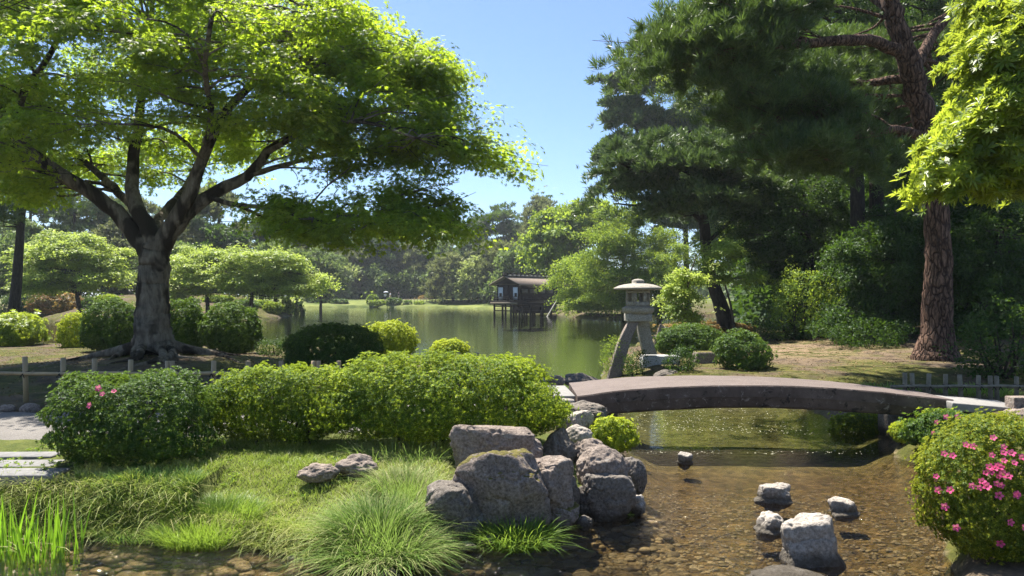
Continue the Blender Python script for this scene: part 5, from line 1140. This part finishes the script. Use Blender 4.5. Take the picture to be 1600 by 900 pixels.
# ------------------------------------------------------------------ bamboo fences
def bamboo_fence(label, posts, d, zbase, ptop, rail_z, prad, mat='bamboo', rails=True, double=()):
    x0 = (posts[0] - 800) / F * d(posts[0]); root = thing("bamboo_fence", label, "fence", (x0, d(posts[0]), zbase))
    off = np.array([x0, d(posts[0]), zbase]); P3 = []
    for k, px in enumerate(posts):
        dd = d(px); x = (px - 800) / F * dd; zt = EYE - (ptop(px) - HOR) * dd / F; zg = H(x, dd); P3.append((x, dd))
        for s_ in ((0,) if k not in double else (-.035, .05)):
            mb = MB(); jit = R.normal(size=2) * .012
            mb.tube([(x + s_, dd, zg - .1), (x + s_ + jit[0] * .5, dd + jit[1] * .5, (zg + zt) / 2), (x + s_ + jit[0], dd + jit[1], zt)], [prad, prad * .98, prad * .95], 12); mb.build("post", M[mat], root, off=off, smooth=True)
        if rails:
            mb = MB()
            for q_ in (-1, 1):
                th = np.linspace(0, 2 * pi, 10); c = np.array([[x + math.cos(a) * (prad + .012) - 0, dd - .02 + math.sin(a) * (prad + .03) * .9, rail_z + q_ * math.cos(a) * .03] for a in th]); mb.tube(c, .009, 5)
            mb.tube([(x, dd - prad - .05, rail_z), (x + .04, dd - prad - .07, rail_z - .07)], .007, 5); mb.tube([(x, dd - prad - .05, rail_z), (x - .035, dd - prad - .07, rail_z - .06)], .007, 5)
            mb.build("rope_tie", M['rope'], root, off=off)
    if rails:
        a, b = P3[0], P3[-1]; ext = .3; dx = (b[0] - a[0]); dl_ = (b[1] - a[1])
        mb = MB(); n = max(8, len(posts) * 3); tt = np.linspace(-ext / abs(dx), 1 + ext / abs(dx) * .2, n)
        mb.tube([(a[0] + dx * q_, a[1] + dl_ * q_ - prad - .022, rail_z + .006 * math.sin(q_ * 20)) for q_ in tt], [.03 * (1 + .06 * (k % 3 == 0)) for k in range(n)], 10); mb.build("rail", M[mat], root, off=off)
bamboo_fence("long low bamboo post fence with one rail, running below the maple roots", [-70, -14, 41, 98, 148, 203, 268, 334, 388, 440, 493, 528], lambda px: 12.0, .45, lambda px: np.interp(px, [0, 98, 268, 528], [556, 559, 564, 564]), EYE - (583 - HOR) * 12 / F, .04, double=(6, 10))
bamboo_fence("three short bamboo posts by the pond above the big azalea", [716, 731, 744], lambda px: 14.5, .4, lambda px: 551, .7, .045, rails=False)
bamboo_fence("low rustic fence of grey posts tied to a dark rail at the right", [1414, 1427, 1450, 1477, 1502, 1529, 1548, 1558, 1588, 1618], lambda px: 14.1, .25, lambda px: 583.0 + (px - 1427) * .035, EYE - (603 - HOR) * 14.1 / F, .042, mat='oldpost')

# ------------------------------------------------------------------ teahouse on stilts
def teahouse():
    TD = 86.0; ang = math.radians(-38); cx = P(796, 462, TD)[0] ; root = thing("teahouse", "dark wooden teahouse on stilts over the pond with a brown ridged roof", "teahouse", (cx, TD, 0), rotz=ang)
    W, Ln = 3.1, 7.6     # gable width along local x, length along local y
    cyl = Ln / 2 - .2; zf, zw, ze, zr = 1.60, 3.50, 3.58, 4.50
    # local frame: gable front at y=0 facing -y
    for px_ in np.linspace(-W / 2 - .3, W / 2 + .3, 4):
        for py_ in (-.5, 1.6, 3.7, 5.8):
            mb = MB(); mb.tube([(px_, py_, -1.6), (px_, py_, zf - .28)], .12, 8); mb.build("stilt", M['wood'], root)
    mb = MB()
    for z_ in (.45, .95): mb.box((0, -.5, z_), (W + .8, .08, .12)); mb.box((W / 2 + .3, Ln / 2 - 1, z_), (.08, Ln, .12))
    mb.box((0, Ln / 2 + 1.2, .75), (W - .3, Ln - 2.2, 1.3)); mb.build("brace_and_shade", M['wood'], root, False)  # last box is an added dark mass standing in for shade under the floor
    mb = MB(); mb.box((0, Ln / 2 - .5, zf - .06), (W + 1.1, Ln + 1.2, .12)); mb.box((0, -1.0, zf - .28), (W + 1.0, .14, .3)); mb.box((W / 2 + .45, Ln / 2 - .5, zf - .28), (.14, Ln + 1.0, .3)); mb.box((-W / 2 - .45, Ln / 2 - .5, zf - .28), (.14, Ln + 1.0, .3)); mb.build("deck", M['wood'], root, False)
    mb = MB(); mb.box((0, -.2, (zf + zw) / 2 + .02), (W - .1, .08, zw - zf - .05)); mb.box((W / 2 - .05, Ln / 2, (zf + zw) / 2), (.08, Ln - .4, zw - zf - .06)); mb.box((-W / 2 + .05, Ln / 2, (zf + zw) / 2), (.08, Ln - .4, zw - zf - .06)); mb.box((0, Ln - .1, (zf + zw) / 2), (W, .08, zw - zf - .07)); mb.build("wall", M['wood'], root, False)
    mb = MB(); mb.box((0, -1.09, zf - .28), (W + .9, .03, .22)); mb.build("skirt_panel", plain("tan_board", (.14, .115, .08)), root, False)
    for sx in (-1, 0, 1):
        mb = MB(); mb.box((sx * (W / 2 - .02), -.27, (zf + zw) / 2), (.13, .13, zw - zf)); mb.build("corner_post", M['wood'], root, False)
    for x_ in (-1.12, 1.12):
        mb = MB(); mb.box((x_, -.27, zf + .86), (.72, .04, 1.42)); o = mb.build("paper_screen", M['paper'], root, False)
        mb = MB(); mb.box((x_ + .03, -.30, zf + .70), (.34, .03, .42)); mb.build("screen_opening", M['wood'], o, False)
    for y_ in (.9, 2.6, 4.3, 6.0):
        mb = MB(); mb.box((W / 2 + .0, y_, zf + 1.15), (.05, 1.2, .5)); mb.build("window", plain("dim_window", (.10, .095, .09), .5), root, False)
    mb = MB()
    for z_ in (zf + .25, zf + .48): mb.box((0, -1.0, z_), (W + 1.0, .05, .05)); mb.box((W / 2 + .48, Ln / 2 - .6, z_), (.05, Ln + .6, .05)); mb.box((-W / 2 - .48, Ln / 2 - .6, z_), (.05, Ln + .6, .05))
    for x_ in np.linspace(-W / 2 - .45, W / 2 + .45, 8): mb.box((x_, -1.0, zf + .26), (.05, .06, .5))
    for y_ in np.linspace(-.8, Ln, 12): mb.box((W / 2 + .48, y_, zf + .26), (.06, .05, .5))
    mb.build("railing", M['wood'], root, False)
    ov = .75; mb = MB(); y0, y1 = -1.0, Ln + .8; th = .12; hw = W / 2 + ov
    for sx in (-1, 1):
        prof = [(0, zr), (hw * .5, zr - .50), (hw, ze - .1)]; V = []
        for y_ in (y0, y1):
            for (x_, z_) in prof: V += [(sx * x_, y_, z_), (sx * x_, y_, z_ - th)]
        mb.add(V, [[0, 2, 8, 6], [2, 4, 10, 8], [1, 7, 9, 3], [3, 9, 11, 5], [0, 1, 3, 2], [2, 3, 5, 4], [6, 8, 9, 7], [8, 10, 11, 9], [4, 5, 11, 10]])
    rf = mb.build("roof", M['shingle'], root, False)
    bm = bmesh.new(); bm.from_mesh(rf.data); bmesh.ops.recalc_face_normals(bm, faces=bm.faces); bm.to_mesh(rf.data); bm.free()
    mb = MB(); mb.box((0, (y0 + y1) / 2, zr + .10), (.34, y1 - y0 + .1, .22)); mb.box((0, (y0 + y1) / 2, zr + .30), (.6, y1 - y0 - .1, .08)); mb.build("ridge", M['wood'], rf, False)
    for k in range(10):
        mb = MB(); mb.box((.28, y0 + .7 + k * .82, zr + .06), (.16, .5, .14)); mb.build("ridge_stone", M['tile_w'], rf, False)
    V = [(-hw + .35, -.35, ze - .02), (hw - .35, -.35, ze - .02), (0, -.35, zr - .25), (-hw + .35, -.27, ze - .02), (hw - .35, -.27, ze - .02), (0, -.27, zr - .25)]
    mesh_obj("gable", V, [(0, 1, 2), (5, 4, 3), (0, 3, 4, 1), (1, 4, 5, 2), (2, 5, 3, 0)], M['wood'], root, False)
teahouse()
mb = MB(); a_, b_ = P(853, 494, 78), P(872, 466, 80); mb.tube(spline([a_ - [.1, 0, .5], (a_ + b_) / 2 + [.08, 0, 0], b_], 8), np.linspace(.09, .05, 8), 8)
o = mb.build("prop_pole", plain("bleached_wood", (.34, .32, .29), .8)); tag(o, "pale leaning prop pole rising from the water right of the teahouse", "pole")

# far shore fence and people
root = thing("far_fence", "long low pale fence along the far lawn", "fence", (P(640, 470, 146)[0], 146, H(P(640, 470, 146)[0], 146)))
off = np.array(root.location); mb = MB(); xs_ = np.linspace(P(600, 0, 146)[0], P(785, 0, 146)[0], 40)
for x_ in xs_: mb.tube([(x_, 146, H(x_, 146) - .1), (x_, 146, H(x_, 146) + .75)], .05, 5)
mb.build("posts", M['bamboo'], root, off=off)
mb = MB(); mb.tube([(x_, 146, H(x_, 146) + .6) for x_ in xs_], .045, 5); mb.build("rail", M['bamboo'], root, off=off)
def person(label, px, d, shirt, trousers, turn, umbrella=False, pose=0):
    x = (px - 800) / F * d; z = H(x, d); root = thing("person", label, "person", (x, d, z), "people walking on the far bank", turn)
    def skin(name, verts, edges, radii, mat, rootv=0):
        me = bpy.data.meshes.new(name); me.from_pydata(verts, edges, []); me.materials.append(mat); o = bpy.data.objects.new(name, me); C.objects.link(o); o.parent = root
        m1 = o.modifiers.new("skin", 'SKIN'); m1.use_smooth_shade = True
        for v, rd in zip(me.skin_vertices[0].data, radii): v.radius = (rd, rd * .85)
        me.skin_vertices[0].data[rootv].use_root = True; o.modifiers.new("smooth", 'SUBSURF').levels = 1; o.modifiers["smooth"].render_levels = 1
    st = .12 + .1 * pose
    v = [(0, 0, .95), (0, 0, 1.15), (0, 0, 1.38), (0, 0, 1.48), (0, 0, 1.60), (0, 0, 1.70), (-.09, 0, .88), (-.10, -st, .48), (-.10, -st * .6, .07), (-.10, -st * .6 - .14, .04), (.09, 0, .88), (.10, st, .48), (.10, st * 1.3, .07), (.10, st * 1.3 - .14, .04),
         (-.19, 0, 1.38), (-.25, .05, 1.12), (-.24, -.08, .90), (.19, 0, 1.38), (.25, -.03, 1.12), (.22, -.20, 1.02)]
    e = [(0, 1), (1, 2), (2, 3), (3, 4), (4, 5), (0, 6), (6, 7), (7, 8), (8, 9), (0, 10), (10, 11), (11, 12), (12, 13), (2, 14), (14, 15), (15, 16), (2, 17), (17, 18), (18, 19)]
    rd = [.15, .13, .15, .055, .10, .09, .09, .065, .045, .04, .09, .065, .045, .04, .06, .045, .035, .06, .045, .035]
    skin("body", v, e, rd, M['skin'])
    skin("shirt", [(0, 0, .92), (0, 0, 1.15), (0, 0, 1.40), (-.20, 0, 1.39), (-.26, .05, 1.14), (.20, 0, 1.39), (.26, -.03, 1.14)], [(0, 1), (1, 2), (2, 3), (3, 4), (2, 5), (5, 6)], [.18, .165, .17, .085, .065, .085, .065], shirt)
    skin("trousers", [(0, 0, .95), (-.09, 0, .86), (-.10, -st, .48), (-.10, -st * .6, .10), (.09, 0, .86), (.10, st, .48), (.10, st * 1.3, .10)], [(0, 1), (1, 2), (2, 3), (0, 4), (4, 5), (5, 6)], [.165, .11, .085, .065, .11, .085, .065], trousers)
    skin("hair", [(0, .03, 1.66), (0, .02, 1.75)], [(0, 1)], [.105, .07], M['hair'])
    if umbrella:
        mb = MB(); mb.tube([(.2, -.2, 1.0), (.15, -.1, 1.95)], .012, 6); n = 16; th_ = np.linspace(0, 2 * pi, n, endpoint=False)
        V = [(.15 + r_ * math.cos(a), -.1 + r_ * math.sin(a), z_) for (r_, z_) in ((.02, 2.03), (.3, 1.97), (.55, 1.80), (.54, 1.79), (.29, 1.95)) for a in th_]
        i = np.arange(4)[:, None] * n; j = np.arange(n)[None, :]; mb.add(V, np.stack([i + j, i + n + j, i + n + (j + 1) % n, i + (j + 1) % n], -1).reshape(-1, 4)); u_o = mb.build("umbrella", M['paper'], None); u_o.location = (x, d, z); u_o.rotation_euler = (0, 0, turn)
        tag(u_o, "white parasol held up by a person on the far bank", "parasol")
M['skin'] = plain("skin", (.45, .28, .20), .6, 5, .05, 0); M['hair'] = plain("black_hair", (.015, .012, .01), .5, 5, .2, 0)
wh = plain("white_cotton", (.75, .75, .74), .8, 5, .05, 0); dk = plain("dark_cloth", (.03, .035, .05), .8, 5, .2, 0); be = plain("beige_cloth", (.45, .38, .28), .8, 5, .1, 0)
person("person in a white shirt and dark trousers under a white parasol", 602, 149, wh, dk, .3, True)
person("person in white shirt and beige trousers, middle of the far group", 610, 150, wh, be, -1.0, pose=1)
person("person in a dark top and beige trousers, right of the far group", 623, 149.5, dk, be, 1.2)
person("person dressed all in white walking alone left of the teahouse", 755, 148, wh, wh, .8, pose=1)
person("person in white shirt and dark trousers right beside the teahouse posts", 776, 148.5, wh, dk, -.6)

# ------------------------------------------------------------------ the air between here and the far bank
HAZE = 0.0003
if HAZE:
    m = bpy.data.materials.new("haze"); m.use_nodes = True; t = m.node_tree; t.nodes.clear()
    out = t.nodes.new("ShaderNodeOutputMaterial"); pv = t.nodes.new("ShaderNodeVolumePrincipled")
    pv.inputs["Color"].default_value = (.86, .92, 1.0, 1); pv.inputs["Density"].default_value = HAZE; pv.inputs["Anisotropy"].default_value = .3
    t.links.new(pv.outputs[0], out.inputs["Volume"])
    mb = MB(); mb.box((0, 0, 0), (2, 2, 2)); hz = mb.build("haze", m, None, False); hz.location = (0, 1200, 17.5); hz.scale = (4000, 3000, 22)
    tag(hz, kind="stuff"); cy.volume_bounces = 0
